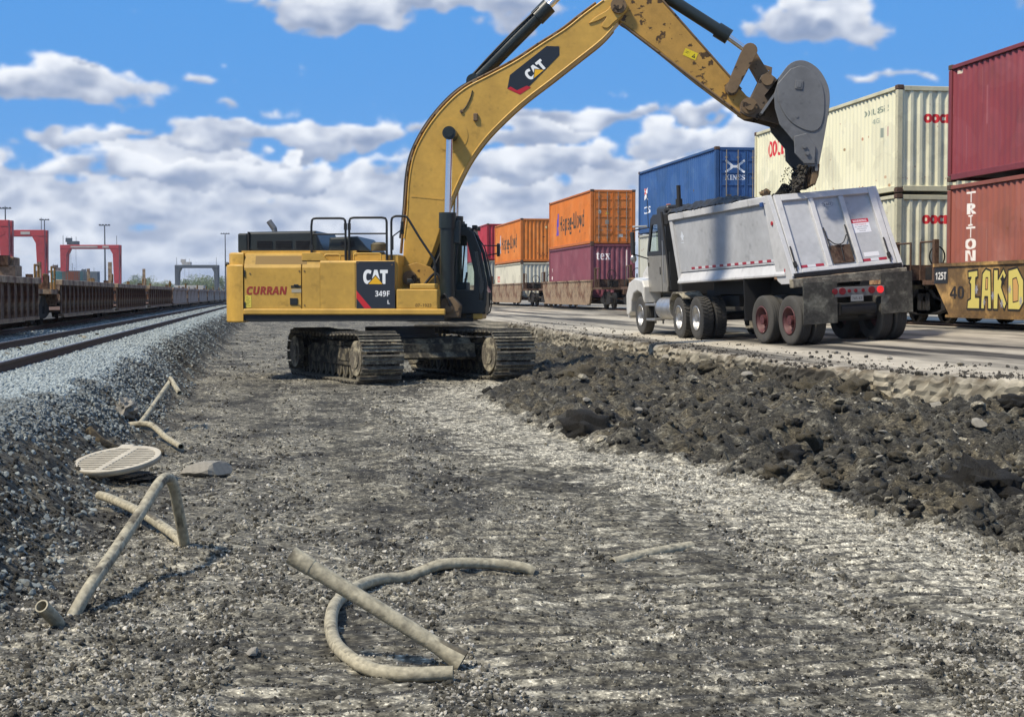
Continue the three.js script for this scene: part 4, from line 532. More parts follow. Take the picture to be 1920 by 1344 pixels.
  part('tarp_arm', [rod(V(-1.38, 0.1, -6.5), V(-1.38, HT + 0.1, -6.62), 0.03), rb(0.22, 0.3, 0.3, 0.04, -1.25, HT - 0.1, -6.55), rod(V(-1.3, HT + 0.12, -6.6), V(1.2, HT + 0.12, -6.6), 0.05)], M_chassis, body);
  part('tarp_clip', [rb(0.06, 0.10, 0.12, 0.01, -HW - 0.05, HT - 0.16, -1.0)], paint(lin(0.03, 0.09, 0.3), 0.5), body); part('tarp_roll_end', [lump(77, 2, 0.4).scale(0.11, 0.09, 0.12).translate(-1.2, HT + 0.08, -1.05)], M_link, body);
  { const em = decal(128, 160, (g, w, h) => { g.clearRect(0, 0, w, h); g.fillStyle = '#d6dbe2'; g.font = 'bold 30px sans-serif'; g.textAlign = 'center'; g.beginPath(); g.moveTo(64, 8); g.lineTo(96, 60); g.lineTo(120, 70); g.lineTo(90, 96); g.lineTo(98, 136); g.lineTo(64, 112); g.lineTo(30, 136); g.lineTo(38, 96); g.lineTo(8, 70); g.lineTo(32, 60); g.fill(); g.fillRect(20, 144, 88, 10); }); part('emblem', flat(0.26, 0.33, -(HW - 0.033), 1.15, -5.75, -Math.PI / 2), em, body, true); }
  // running gear
  part('trailer_frame', [bx(0.2, 0.3, 5.6, -0.45, 1.2, -2.6), bx(0.2, 0.3, 5.6, 0.45, 1.2, -2.6), bx(1.1, 0.2, 0.2, 0, 1.25, -0.2), bx(1.1, 0.2, 0.2, 0, 1.25, -2.2), bx(1.0, 0.5, 0.3, 0, 1.0, -2.4), bx(1.7, 0.12, 0.14, 0.0, 1.14, 0.42)], M_chassis, tr);
  for (const z of [0, -1.3]) part('axle', [cy(0.075, 0.075, 2.2, 0, 0.525, z, 'x', 14), rb(0.5, 0.2, 0.3, 0.04, -0.05, 0.62, z + 0.16)], M_chassis, tr);
  part('air_tank', [cy(0.13, 0.13, 0.8, 0.1, 0.72, 0.42, 'x', 20)], M_chassis, tr);
  part('brake_chamber', [cy(0.1, 0.1, 0.22, -0.15, 0.75, 0.2, 'z', 16), cy(0.1, 0.1, 0.22, 0.3, 0.75, 0.2, 'z', 16)], M_chassis, tr);
  for (const z of [0, -1.3]) for (const [x, o] of [[-1.115, -1], [-0.775, -1], [0.775, 1], [1.115, 1]]) wheel(tr, x, 0.525, z, tyrePlain, M_rimRed, o);
  part('mud_flap', [bx(0.78, 0.86, 0.015, -0.86, 0.88, 0.66, 0.04)], M_flap, tr); part('mud_flap', [bx(0.74, 0.86, 0.015, 0.92, 1.02, 0.66, 0.04, 0, 0.02)], M_flap, tr);
  part('flap_bar', [bx(2.5, 0.07, 0.06, 0, 1.33, 0.62)], M_dirtsteel, tr);
  part('inner_flap', [bx(0.75, 0.95, 0.02, -0.84, 0.95, -2.25), bx(0.75, 0.95, 0.02, 0.84, 0.95, -2.25)], M_chassis, tr);
  part('landing_leg', [rod(V(-0.75, 1.2, -2.9), V(-0.75, 0.32, -2.9), 0.05), rb(0.22, 0.05, 0.22, 0.01, -0.75, 0.3, -2.9), rod(V(0.75, 1.2, -2.9), V(0.75, 0.32, -2.9), 0.05)], M_dirtsteel, tr);
  const bar = part('tail_lamp_bar', [rb(1.16, 0.2, 0.04, 0.01, 0.05, 1.08, 0.66)], paint(lin(0.22, 0.22, 0.23), 0.6), tr);
  for (const [x, r, lit] of [[-0.53, 0.06, 0], [-0.36, 0.075, 0], [0.32, 0.075, 0], [0.52, 0.075, 1], [-0.2, 0.035, 0], [-0.05, 0.035, 0], [0.12, 0.035, 0]]) part('tail_lamp', [cy(r, r, 0.03, x, 1.10, 0.69, 'z', 20)], lit ? std(lin(0.6, 0.02, 0.03), { roughness: 0.25, emissive: lin(0.55, 0.02, 0.02) }) : std(lin(0.17, 0.012, 0.02), { roughness: 0.25 }), bar);
  { const pl = decal(128, 64, (g, w, h) => { g.fillStyle = '#8d9090'; g.fillRect(0, 0, w, h); g.strokeStyle = '#5a5c5e'; g.lineWidth = 4; g.strokeRect(3, 3, w - 6, h - 6); g.fillStyle = '#4e5154'; g.font = 'bold 34px sans-serif'; g.textAlign = 'center'; g.textBaseline = 'middle'; g.fillText('745 83', w / 2, h / 2 + 4); }); part('licence_plate', flat(0.30, 0.15, -0.03, 0.95, 0.70), pl, bar, true); }
}
{
  const tk = thing('semi_truck', 'white and grey day-cab semi truck coupled to the dump trailer', 'truck', [11.2, 0.71, -40.2], 2.5 * Math.PI / 180); tk.rotation.order = 'YXZ'; tk.rotation.z = 2.7 * Math.PI / 180;
  const M_two = paint(lin(0.30, 0.29, 0.265), 0.4, T_paint, 0.8), M_top = paint(lin(0.03, 0.031, 0.033), 0.4, T_paint, 0.8);
  part('frame_rail', [bx(0.1, 0.26, 7.2, -0.43, 0.9, 2.4), bx(0.1, 0.26, 7.2, 0.43, 0.9, 2.4), bx(0.9, 0.2, 0.15, 0, 0.9, 3.2), bx(1.1, 0.15, 1.0, 0, 1.1, 4.4), bx(0.9, 0.2, 0.12, 0, 0.9, 5.9)], M_chassis, tk);
  const cab = sub('cab', tk), zy = (pts, t, x, b, holes) => ext(pts, t, 0, b, holes).rotateY(-Math.PI / 2).translate(x, 0, 0);
  const out = [[0.62, 1.16], [2.25, 1.16], [2.32, 1.3], [2.32, 3.02], [2.18, 3.2], [1.25, 3.22], [1.02, 3.12], [0.58, 2.2]], low = [[0.62, 1.16], [2.25, 1.16], [2.32, 1.3], [2.32, 2.12], [0.59, 2.12]], hi = [[0.59, 2.125], [2.32, 2.125], [2.32, 3.02], [2.18, 3.2], [1.25, 3.22], [1.02, 3.12], [0.58, 2.2]], wn = [[0.76, 2.25], [1.62, 2.25], [1.62, 2.95], [1.12, 2.95]];
  for (const x of [-1.05, 1.05]) { part('door', zy(low, 0.05, x, 0.01), M_two, cab); part('upper_side', zy(hi, 0.05, x, 0.01, [wn]), M_top, cab); part('window', new THREE.ShapeGeometry(new THREE.Shape(wn.map(([a, b]) => new THREE.Vector2(a, b)))).rotateY(-Math.PI / 2).translate(x, 0, 0), M_glass, cab); part('door_handle', rb(0.03, 0.2, 0.04, 0.01, x * 1.03, 1.72, 1.75), M_chassis, cab); part('door_seam', bx(0.006, 1.75, 0.02, x + Math.sign(x) * 0.026, 2.0, 1.86), M_chassis, cab); part('grab_rail', [rod(V(x * 1.08, 1.4, 2.2), V(x * 1.08, 2.5, 2.2), 0.016)], M_rimAlu, cab); part('sun_visor_vent', rb(0.02, 0.10, 0.05, 0.005, x * 1.03, 1.9, 0.72), M_chassis, cab); }
  part('cab_shell', [bx(2.06, 1.9, 0.05, 0, 2.15, 2.3), bx(2.06, 0.06, 1.1, 0, 3.18, 1.7), bx(2.06, 0.08, 1.6, 0, 1.2, 1.45), rb(2.0, 0.3, 0.9, 0.1, 0, 3.28, 1.75)], M_top, cab);
  { const g = new THREE.PlaneGeometry(2.0, 1.02); g.rotateX(0.45); part('windscreen', g.translate(0, 2.66, 0.8), M_glass, cab); }
  part('seat', [rb(0.5, 0.7, 0.14, 0.05, -0.45, 2.2, 1.7), rb(0.5, 0.14, 0.5, 0.05, -0.45, 1.85, 1.45)], M_rubber, cab); part('dashboard', rb(1.9, 0.3, 0.3, 0.06, 0, 2.05, 0.7), M_rubber, cab);
  part('hood', [zy([[-1.05, 0.95], [0.6, 1.15], [0.6, 2.1], [0.2, 2.06], [-0.6, 1.86], [-1.0, 1.68], [-1.12, 1.4]], 1.5, 0, 0.05)], M_white, tk);
  for (const x of [-0.98, 0.98]) part('fender', [zy([[-1.16, 0.55], [-0.98, 0.5], [-0.72, 0.62], [-0.62, 0.9], [-0.4, 1.12], [0, 1.2], [0.4, 1.12], [0.62, 0.88], [0.66, 1.3], [0.5, 1.48], [-0.2, 1.56], [-0.8, 1.42], [-1.12, 1.1]], 0.5, x, 0.04)], M_white, tk);
  part('front_bumper', [rb(2.3, 0.4, 0.2, 0.05, 0, 0.62, -1.2)], M_white, tk); part('grille', bx(0.9, 0.7, 0.05, 0, 1.2, -1.12), M_rimAlu, tk);
  part('side_step', [rb(0.3, 0.06, 0.9, 0.01, -1.05, 0.82, 1.05), rb(0.3, 0.06, 0.75, 0.01, -1.05, 0.42, 1.05), bx(0.04, 0.6, 0.05, -0.95, 0.6, 0.72), bx(0.04, 0.6, 0.05, -0.95, 0.6, 1.4)], M_rimAlu, tk);
  part('fuel_tank', [cy(0.31, 0.31, 1.3, -0.88, 0.72, 2.15, 'z', 28), cy(0.315, 0.315, 0.06, -0.88, 0.72, 1.8, 'z', 28), cy(0.315, 0.315, 0.06, -0.88, 0.72, 2.5, 'z', 28)], M_rimAlu, tk); part('fuel_tank', [cy(0.31, 0.31, 1.3, 0.88, 0.72, 2.15, 'z', 28)], M_rimAlu, tk);
  part('exhaust_stack', [cy(0.09, 0.09, 2.3, -0.75, 2.4, 2.55, 'y', 18), cy(0.055, 0.055, 0.7, -0.75, 3.75 - 0.2, 2.55, 'y', 14)], M_chassis, tk);
  part('deck_box', [rb(1.7, 0.5, 0.35, 0.03, 0, 1.3, 2.6), bx(0.3, 1.0, 0.05, -0.9, 1.7, 2.5)], M_chassis, tk);
  for (const x of [-1.02, 1.02]) part('quarter_fender', [bent([[x, 0.72, 3.12], [x, 0.98, 3.2], [x, 1.12, 3.45], [x, 1.13, 3.85], [x, 1.02, 4.15]], 0.02, 6), zy([[3.08, 0.7], [3.14, 0.98], [3.4, 1.16], [3.9, 1.16], [4.2, 1.02], [4.2, 0.99], [3.9, 1.12], [3.42, 1.12], [3.18, 0.95], [3.12, 0.7]], 0.56, x, 0.004)], M_dirtsteel, tk);
  for (const x of [-1, 1]) { part('mirror', [rb(0.08, 0.62, 0.22, 0.03, x * 1.42, 2.5, 0.42), rod(V(x * 1.05, 2.9, 0.8), V(x * 1.42, 2.84, 0.45), 0.018), rod(V(x * 1.05, 2.05, 0.7), V(x * 1.42, 2.2, 0.45), 0.018)], M_chassis, tk); part('convex_mirror', [new THREE.SphereGeometry(0.11, 16, 12).scale(0.8, 1, 0.5).translate(x * 1.42, 2.08, 0.45)], M_rimAlu, tk); part('mirror_bracket', rb(0.4, 0.05, 0.05, 0.01, x * 1.25, 2.94, 0.6), M_white, tk); }
  part('marker_lamp', [rb(0.12, 0.06, 0.08, 0.02, -0.7, 3.45, 1.5)], paint(lin(0.6, 0.18, 0.04), 0.4), tk); part('antenna', rod(V(-1.1, 2.9, 0.9), V(-1.12, 3.8, 0.95), 0.01), M_chassis, tk);
  for (const x of [-1.02, 1.02]) wheel(tk, x, 0.525, 0, tyrePlain, M_rimAlu, x);
  for (const z of [3.72, 5.06]) { part('axle', cy(0.09, 0.09, 2.0, 0, 0.525, z, 'x', 14), M_chassis, tk); for (const [x, o] of [[-1.115, -1], [-0.775, -1], [0.775, 1], [1.115, 1]]) wheel(tk, x, 0.525, z, tyreLug, M_rimAlu, o); }
  part('axle', cy(0.07, 0.07, 2.0, 0, 0.5, 0, 'x', 14), M_chassis, tk);
}
// ---------- container stacks ----------
const CW = 2.44;
function corrugated(L, h, pitch, depth, flatShare = 0.3) { // along x from 0 to L, facing +z, u and v over the whole sheet
  const n = Math.round(L / pitch), p = L / n, xs = [[0, 0]]; for (let i = 0; i < n; i++) xs.push([i * p + p * 0.14, 0], [i * p + p * 0.36, -depth], [i * p + p * 0.64, -depth], [i * p + p * 0.86, 0]); xs.push([L, 0]);
  const pos = [], uv = [], nor = []; for (let i = 0; i < xs.length - 1; i++) { const [a, za] = xs[i], [b, zb] = xs[i + 1], dx = b - a, dz = zb - za, l = Math.hypot(dx, dz), nx = -dz / l, nz = dx / l; for (const [x, y, z] of [[a, 0, za], [b, 0, zb], [b, h, zb], [a, 0, za], [b, h, zb], [a, h, za]]) { pos.push(x, y, z); uv.push(x / L, y / h); nor.push(nx, 0, nz); } }
  const g = new THREE.BufferGeometry(); g.setAttribute('position', new THREE.Float32BufferAttribute(pos, 3)); g.setAttribute('normal', new THREE.Float32BufferAttribute(nor, 3)); g.setAttribute('uv', new THREE.Float32BufferAttribute(uv, 2)); return g;
}
const contCache = new Map(); const cached = (k, f) => { if (!contCache.has(k)) contCache.set(k, f()); return contCache.get(k); };
function weathered(g, w, h, base, seed, rust = 0.5) { // paint with faded patches, scratches and rust spots
  const r = rng(seed); g.fillStyle = base; g.fillRect(0, 0, w, h);
  for (let i = 0; i < 90; i++) { g.fillStyle = r() < 0.5 ? 'rgba(255,250,240,0.035)' : 'rgba(30,20,15,0.04)'; const a = r() * w, b = r() * h, s = 10 + r() * 90; g.beginPath(); g.ellipse(a, b, s * (0.4 + r()), s * 0.5, r() * 3, 0, 7); g.fill(); }
  for (let i = 0; i < 46; i++) { g.fillStyle = `rgba(${r() < 0.5 ? '240,235,225' : '60,35,25'},${0.05 + 0.12 * r()})`; const x = r() * w, y = r() * h * 0.6; g.fillRect(x, y, 1 + r() * 2, h * (0.1 + 0.45 * r())); }
  for (let i = 0; i < 60 * rust; i++) { g.fillStyle = `rgba(${100 + r() * 40},${50 + r() * 20},25,${0.25 + 0.5 * r()})`; const x = r() * w, y = r() < 0.5 ? h * (0.9 + 0.1 * r()) : r() * h; g.beginPath(); g.ellipse(x, y, 1 + r() * 3, 1 + r() * 4, 0, 0, 7); g.fill(); }
}
function container(name, o) {
  const { x, s, y, L = 12.19, h = 2.9, color, label, group } = o, t = thing(name, label, 'container', [x, y, -s], 0, group);
  const css = '#' + new THREE.Color(color).getHexString(), seed = Math.round(s * 7 + y * 31);
  const M_fr = paint(color, 0.55, T_paint, 0.6), M_cast = std(lin(0.16, 0.10, 0.07), { roughness: 0.8, map: rep(T_rust, 2) });
  const p = 0.16, H = h;
  part('frame', [...[[0.08, -0.09], [CW - 0.08, -0.09], [0.08, -L + 0.09], [CW - 0.08, -L + 0.09]].map(([a, b]) => rb(p, H - 0.26, 0.17, 0.02, a, H / 2, b)), ...[0.05, CW - 0.05].map((a) => [rb(0.09, 0.10, L - 0.36, 0.015, a, H - 0.07, -L / 2), rb(0.09, 0.15, L - 0.36, 0.015, a, 0.11, -L / 2)]), ...[-0.07, -L + 0.07].map((b) => [rb(CW - 0.36, 0.13, 0.12, 0.015, CW / 2, H - 0.09, b), rb(CW - 0.36, 0.15, 0.12, 0.015, CW / 2, 0.11, b)])], M_fr, t);
  for (const a of [0.083, CW - 0.083]) for (const b of [-0.092, -L + 0.092]) for (const c of [0.06, H - 0.06]) { const m = part('corner_casting', cached('cast', () => metreUV(tidy(rb(0.18, 0.12, 0.19, 0.012)))), M_cast, t, true); m.position.set(a, c, b); }
  const sideTex = canvasTex(1024, 256, (g, w, hh) => { weathered(g, w, hh, css, seed, o.rust ?? 0.5); o.side?.(g, w, hh); });
  const M_side = std(lin(1, 1, 1), { map: sideTex, roughness: 0.6 }), M_plain = paint(color, 0.6, T_paint, 0.5);
  { const g = cached('side' + L + h, () => corrugated(L - 0.34, H - 0.30, 0.278, 0.036)); const m = part('side_panel', g, M_side, t, true); m.rotation.y = -Math.PI / 2; m.position.set(0.045, 0.17, -L + 0.17); const q = part('side_panel', g, M_plain, t, true); q.rotation.y = Math.PI / 2; q.position.set(CW - 0.045, 0.17, -0.17); }
  part('roof', [bx(CW - 0.2, 0.03, L - 0.3, CW / 2, H - 0.05, -L / 2)], M_plain, t); part('floor_frame', [bx(CW - 0.2, 0.06, L - 0.3, CW / 2, 0.14, -L / 2)], M_plain, t);
  { const g = cached('back' + h, () => corrugated(CW - 0.32, H - 0.30, 0.25, 0.045)); const m = part('end_panel', g, M_plain, t, true); m.rotation.y = Math.PI; m.position.set(CW - 0.16, 0.17, -L + 0.06); }
  const endTex = canvasTex(512, 512, (g, w, hh) => { weathered(g, w, hh, css, seed + 3, (o.rust ?? 0.5) * 0.6); o.end?.(g, w, hh); });
  const M_end = std(lin(1, 1, 1), { map: endTex, roughness: 0.55 });
  if (o.doors) {
    const dw = (CW - 0.34) / 2; for (const k of [0, 1]) {
      const g = cached('door' + h + k, () => { const gg = join([bx(dw - 0.02, H - 0.32, 0.04), ...[0.14, 0.32, 0.5, 0.68, 0.86].map((v) => bx(dw - 0.12, 0.05, 0.03, 0, (v - 0.5) * (H - 0.32), 0.03)), ...[-1, 1].map((e) => bx(0.05, H - 0.34, 0.03, e * (dw / 2 - 0.04), 0, 0.03))]); const P = gg.attributes.position, U = gg.attributes.uv; for (let i = 0; i < P.count; i++) U.setXY(i, (k + (P.getX(i) + dw / 2) / dw) / 2, (P.getY(i) + (H - 0.32) / 2) / (H - 0.32)); return gg; });
      const d = part('door', g, M_end, t, true); d.position.set(0.17 + dw * (k + 0.5), H / 2, -0.05);
      for (const e of [-0.26, 0.2]) { const r = part('lock_rod', cached('rod' + h, () => metreUV(join([cy(0.02, 0.02, H - 0.25, 0, 0, 0, 'y', 8), ...[-0.42, -0.2, 0.1, 0.4].map((v) => bx(0.09, 0.06, 0.03, 0, v * (H - 0.3), -0.01)), bx(0.3, 0.03, 0.03, 0.1, -0.25 * H, 0.02)]))), M_rodc, d, true); r.position.set(e, 0, 0.065); }
    }
  } else { const g = cached('endc' + h, () => corrugated(CW - 0.32, H - 0.30, 0.25, 0.045)); const m = part('end_panel', g, M_end, t, true); m.position.set(0.16, 0.17, -0.03); }
  return t;
}
const M_rodc = std(lin(0.42, 0.36, 0.30), { roughness: 0.5, metalness: 0.4, map: rep(T_paint, 2) });
const put = (g, txt, x, y, px, css, { font = 'bold', fam = 'sans-serif', sx = 1, align = 'center' } = {}) => { g.save(); g.translate(x, y); g.scale(sx, 1); g.fillStyle = css; g.font = `${font} ${px}px ${fam}`; g.textAlign = align; g.textBaseline = 'middle'; g.fillText(txt, 0, 0); g.restore(); };
const hapag = (mark) => (g, w, h) => {
  g.save(); g.translate(205, 132); g.fillStyle = mark; g.beginPath(); g.moveTo(-34, 62); g.lineTo(-8, 62); g.lineTo(2, 12); g.lineTo(18, 12); g.lineTo(8, 62); g.lineTo(34, 62); g.lineTo(30, 46); g.lineTo(24, 46); g.lineTo(34, -8); g.lineTo(22, -8); g.lineTo(36, -64); g.lineTo(6, -64); g.lineTo(-14, -26); g.lineTo(-22, 10); g.lineTo(-32, 44); g.fill(); g.restore();
  g.save(); g.translate(540, 132); g.fillStyle = '#33362f'; g.strokeStyle = '#33362f'; g.lineWidth = 3; g.font = 'bold 92px sans-serif'; g.textAlign = 'center'; g.textBaseline = 'middle'; g.scale(1.12, 1.3); g.fillText('Hapag-Lloyd', 22, 0); g.restore();
};
const oocl = (g, x, y, px, css = '#c4242c') => { g.save(); g.translate(x, y); g.scale(1.25, 1); g.font = `bold ${px}px sans-serif`; g.textAlign = 'center'; g.textBaseline = 'middle'; g.lineJoin = 'round'; g.fillStyle = g.strokeStyle = css; g.lineWidth = px * 0.14; g.strokeText('OOCL', 0, 0); g.fillText('OOCL', 0, 0); g.restore(); };
const XF = 16.72;
container('shipping_container', { x: XF, s: 23.2, y: 4.56, color: '#85383f', label: 'faded maroon container on the orange-brown one, above the graffiti wagon', rust: 0.4, side: (g, w, h) => { for (let k = 0; k < 5; k++) { g.fillStyle = 'rgba(230,200,205,0.20)'; g.fillRect(150 + k * 170, 60 + 30 * (k % 3), 5, 90); } g.fillStyle = '#cfc2ae'; g.fillRect(20, 6, 26, 8); } });
container('shipping_container', { x: XF, s: 23.2, y: 1.58, color: '#985849', label: 'orange-brown container with white letters down its side, in the graffiti wagon', rust: 0.5, side: (g, w, h) => { 'TRITON'.split('').forEach((c, k) => put(g, c, 88, 24 + k * 28, 36, '#e8e4de', { sx: 1.9 })); } });
container('shipping_container', { x: XF, s: 38.45, y: 4.52, color: '#e0ddbf', label: 'cream container on top, its end panel with red letters', rust: 0.8, side: (g, w, h) => { put(g, 'OOCL', 169, 60, 74, '#c8323a', { sx: 0.72 }); put(g, 'OOLU 856 2', 900, 40, 24, '#7d8878', { sx: 1.2 }); put(g, '45G1', 905, 66, 20, '#9aa392'); g.fillStyle = '#b3787a'; g.fillRect(965, 90, 12, 26); g.fillStyle = '#8d968a'; g.fillRect(930, 90, 12, 26); }, end: (g) => oocl(g, 245, 150, 56) });
container('shipping_container', { x: XF, s: 38.45, y: 1.58, color: '#d6d3b8', label: 'cream container beneath the cream one, behind the dump trailer', rust: 0.8, end: (g) => oocl(g, 240, 110, 56), side: (g, w, h) => put(g, 'OOCL', 108, 66, 58, '#c8323a', { sx: 1.35 }) });
const xlogo = (g, x, y, r, css, lw) => { g.strokeStyle = css; g.lineWidth = lw; g.lineCap = 'butt'; g.beginPath(); g.moveTo(x - r, y - r * 0.5); g.lineTo(x - r * 0.2, y); g.lineTo(x - r, y + r * 0.5); g.moveTo(x + r, y - r * 0.5); g.lineTo(x + r * 0.2, y); g.lineTo(x + r, y + r * 0.5); g.moveTo(x - r * 0.5, y); g.lineTo(x + r * 0.5, y); g.stroke(); };
container('shipping_container', { x: XF, s: 55.3, y: 4.5, color: '#2c568f', doors: true, label: 'blue container with a white cross emblem on its doors, on top of its stack', rust: 0.3, side: (g, w, h) => { put(g, 'X', 90, 96, 74, '#e3e6ea', { sx: 1.5 }); put(g, 'X', 84, 84, 40, '#d0675a', { sx: 1.5 }); put(g, 'CIS', 105, 168, 42, '#e8eaee', { sx: 1.6 }); }, end: (g) => { xlogo(g, 150, 118, 92, '#e9ebee', 18); put(g, 'XINES', 150, 200, 56, '#e9ebee', { fam: 'serif', sx: 1.1 }); g.fillStyle = '#6b6256'; g.fillRect(70, 330, 46, 66); g.fillStyle = '#d3b54a'; g.beginPath(); g.moveTo(180, 396); g.lineTo(206, 336); g.lineTo(232, 396); g.fill(); } });
container('shipping_container', { x: XF, s: 55.3, y: 1.58, color: '#b8b9ae', label: 'pale grey container under the blue one, behind the truck', rust: 0.6 });
container('shipping_container', { x: XF, s: 77.95, y: 4.44, color: '#cf7528', doors: true, label: 'orange container with purple emblem and barred doors, on the maroon one', rust: 0.3, side: hapag('#4a3fae'), end: (g) => { g.fillStyle = '#cfcabd'; g.beginPath(); g.arc(76, 205, 22, 0, 7); g.fill(); g.fillStyle = '#d9b33d'; g.beginPath(); g.moveTo(152, 232); g.lineTo(178, 180); g.lineTo(204, 232); g.fill(); g.fillStyle = '#8a8a84'; g.fillRect(152, 290, 46, 46); g.fillStyle = '#e1ddd2'; g.fillRect(330, 440, 56, 30); } });
container('shipping_container', { x: XF, s: 77.95, y: 1.56, color: '#7f4450', label: 'maroon container with white letters on its end, under the orange one', rust: 0.4, side: (g, w, h) => { 'tex'.split('').forEach((c, k) => put(g, c, 60, 110 + k * 44, 40, '#e2d5d2', { sx: 1.4 })); }, end: (g) => { put(g, 'tex', 130, 100, 118, '#ece6e2', { fam: 'serif' }); g.fillStyle = '#cfc5c0'; g.fillRect(430, 40, 14, 330); } });
container('shipping_container', { x: XF, s: 100.7, y: 3.97, h: 2.98, color: '#cf7729', label: 'orange container with pale emblem and ribbed end, on the cream one', rust: 0.9, side: hapag('#a9b3c4'), end: (g) => { g.fillStyle = '#e8dfae'; g.beginPath(); g.arc(390, 90, 16, 0, 7); g.fill(); g.fillStyle = '#6b2f1a'; g.fillRect(330, 210, 40, 12); for (let k = 0; k < 7; k++) g.fillRect(240 + k * 28, 420 + (k % 3) * 18, 14, 18); } });
container('shipping_container', { x: XF, s: 100.7, y: 1.5, h: 2.45, color: '#c9c6b4', label: 'off-white container with a small red mark, beneath the orange one with ribbed end', rust: 0.8, side: (g) => { g.strokeStyle = '#c05a50'; g.lineWidth = 10; g.strokeRect(96, 92, 90, 40); put(g, 'CAI', 140, 112, 36, '#c05a50', { sx: 1.5 }); } });
container('shipping_container', { x: XF, s: 117.0, y: 4.45, color: '#ab2b3a', label: 'bright red container on top, farthest stack behind the excavator cab', rust: 0.3, end: (g) => put(g, 'ONE', 330, 300, 110, '#ead9d9') });
container('shipping_container', { x: XF, s: 117.0, y: 1.55, color: '#a6a89c', label: 'grey container under the bright red one', rust: 0.5 });
// ---------- loaded well wagons on the far side of the pavement ----------
const M_wellTan = paint(lin(0.46, 0.29, 0.145), 0.7, T_rust, 0.35, 0.002), M_wellTan2 = paint(lin(0.44, 0.33, 0.22), 0.75, T_rust, 0.3, 0.002), M_wellYel = paint(lin(0.66, 0.42, 0.165), 0.55, T_dust, 0.3), M_bogie = std(lin(0.060, 0.045, 0.036), { roughness: 0.9, map: rep(T_mud, 1) }), M_rusty = std(lin(0.15, 0.085, 0.05), { roughness: 0.85, map: rep(T_rust, 1) });
const wheelGeo = metreUV(join([cy(0.42, 0.42, 0.05, 0, 0, 0, 'x', 28), cy(0.39, 0.40, 0.13, -0.06, 0, 0, 'x', 28), cy(0.12, 0.12, 0.2, -0.08, 0, 0, 'x', 14)]));
function bogie(host, z, y0) { const b = sub('bogie', host); b.position.set(0, y0, z); for (const x of [-0.98, 0.98]) part('side_frame', [ext([[-1.15, 0.35], [-0.95, 0.3], [-0.4, 0.22], [0.4, 0.22], [0.95, 0.3], [1.15, 0.35], [1.15, 0.6], [0.7, 0.68], [0.4, 0.9], [-0.4, 0.9], [-0.7, 0.68], [-1.15, 0.6]], 0.16, 0, 0.02, [[[-0.25, 0.36], [0.25, 0.36], [0.25, 0.76], [-0.25, 0.76]]]).rotateY(Math.PI / 2).translate(x, 0, 0), ...[-0.15, 0, 0.15].map((k) => cy(0.06, 0.06, 0.36, x, 0.55, k, 'y', 10))], M_bogie, b); for (const zz of [-0.88, 0.88]) { for (const x of [-0.75, 0.75]) { const w = part('wheel', wheelGeo, M_bogie, b, true); w.position.set(x, 0.42, zz); if (x > 0) w.rotation.y = Math.PI; } part('axle', cy(0.08, 0.08, 1.5, 0, 0.42, zz, 'x', 12), M_bogie, b); } part('bolster', bx(2.1, 0.25, 0.35, 0, 0.72, 0), M_bogie, b); return b; }
function loadedWell(sNear, L, label, mat, extra) {
  const y0 = 1.0, c = thing('well_wagon', label, 'rail wagon', [17.95, y0, -sNear], 0, 'loaded well wagons of the container train'), zy = (pts, t, x) => ext(pts, t, 0, 0.01).rotateY(-Math.PI / 2).translate(x, 0, 0); // polygons as (z, y)
  for (const x of [-1.42, 1.42]) { const p = part('side_sill', [zy([[-L + 0.5, 1.46], [-0.45, 1.46], [-0.45, 0.95], [-0.9, 0.24], [-L + 1.3, 0.24], [-L + 0.5, 1.0]], 0.10, x)], mat, c); part('sill_rail', [bx(0.18, 0.08, L - 0.9, x, 1.48, -L / 2), bx(0.2, 0.07, L - 2.4, x, 0.22, -L / 2)], mat, p); if (extra && x < 0) extra(c, x - 0.056); }
  part('well_floor', [bx(2.7, 0.1, L - 2, 0, 0.5, -L / 2), ...[0.2, 0.5, 0.8].map((k) => bx(2.7, 0.14, 0.4, 0, 0.42, -L * k))], M_rusty, c);
  for (const z of [0.75, -L - 0.75]) { const inward = z > 0 ? -1 : 1, e = sub('end_platform', c); part('platform_deck', [bx(2.7, 0.12, 2.1, 0, 1.06, z + inward * 0.2), bx(2.6, 0.5, 0.12, 0, 1.3, z + inward * 1.15), bx(0.5, 0.3, 2.2, 0, 0.9, z)], M_rusty, e); for (const x of [-1.3, 1.3]) part('corner_post', [bx(0.12, 1.1, 0.14, x, 1.6, z + inward * 0.9), rod(V(x, 1.1, z), V(x, 2.1, z), 0.025), rod(V(x, 2.1, z), V(x, 2.1, z + inward * 0.9), 0.025)], M_rusty, e); part('brake_rigging', [cy(0.2, 0.2, 0.5, 0.3, 1.35, z, 'x', 14), rb(0.5, 0.35, 0.4, 0.03, -0.6, 1.3, z + 0.1), new THREE.TorusGeometry(0.26, 0.02, 6, 20).rotateY(0.3).translate(-0.7, 1.75, z - inward * 0.3), rod(V(-0.7, 1.1, z - inward * 0.3), V(-0.7, 1.75, z - inward * 0.3), 0.03), bent([[-1.0, 1.1, z], [-0.9, 0.7, z - inward * 0.4], [-0.6, 0.6, z - inward * 0.7]], 0.03, 6)], M_bogie, e); }
  bogie(c, 1.15, 0); bogie(c, -L - 1.15, 0);
  return c;
}
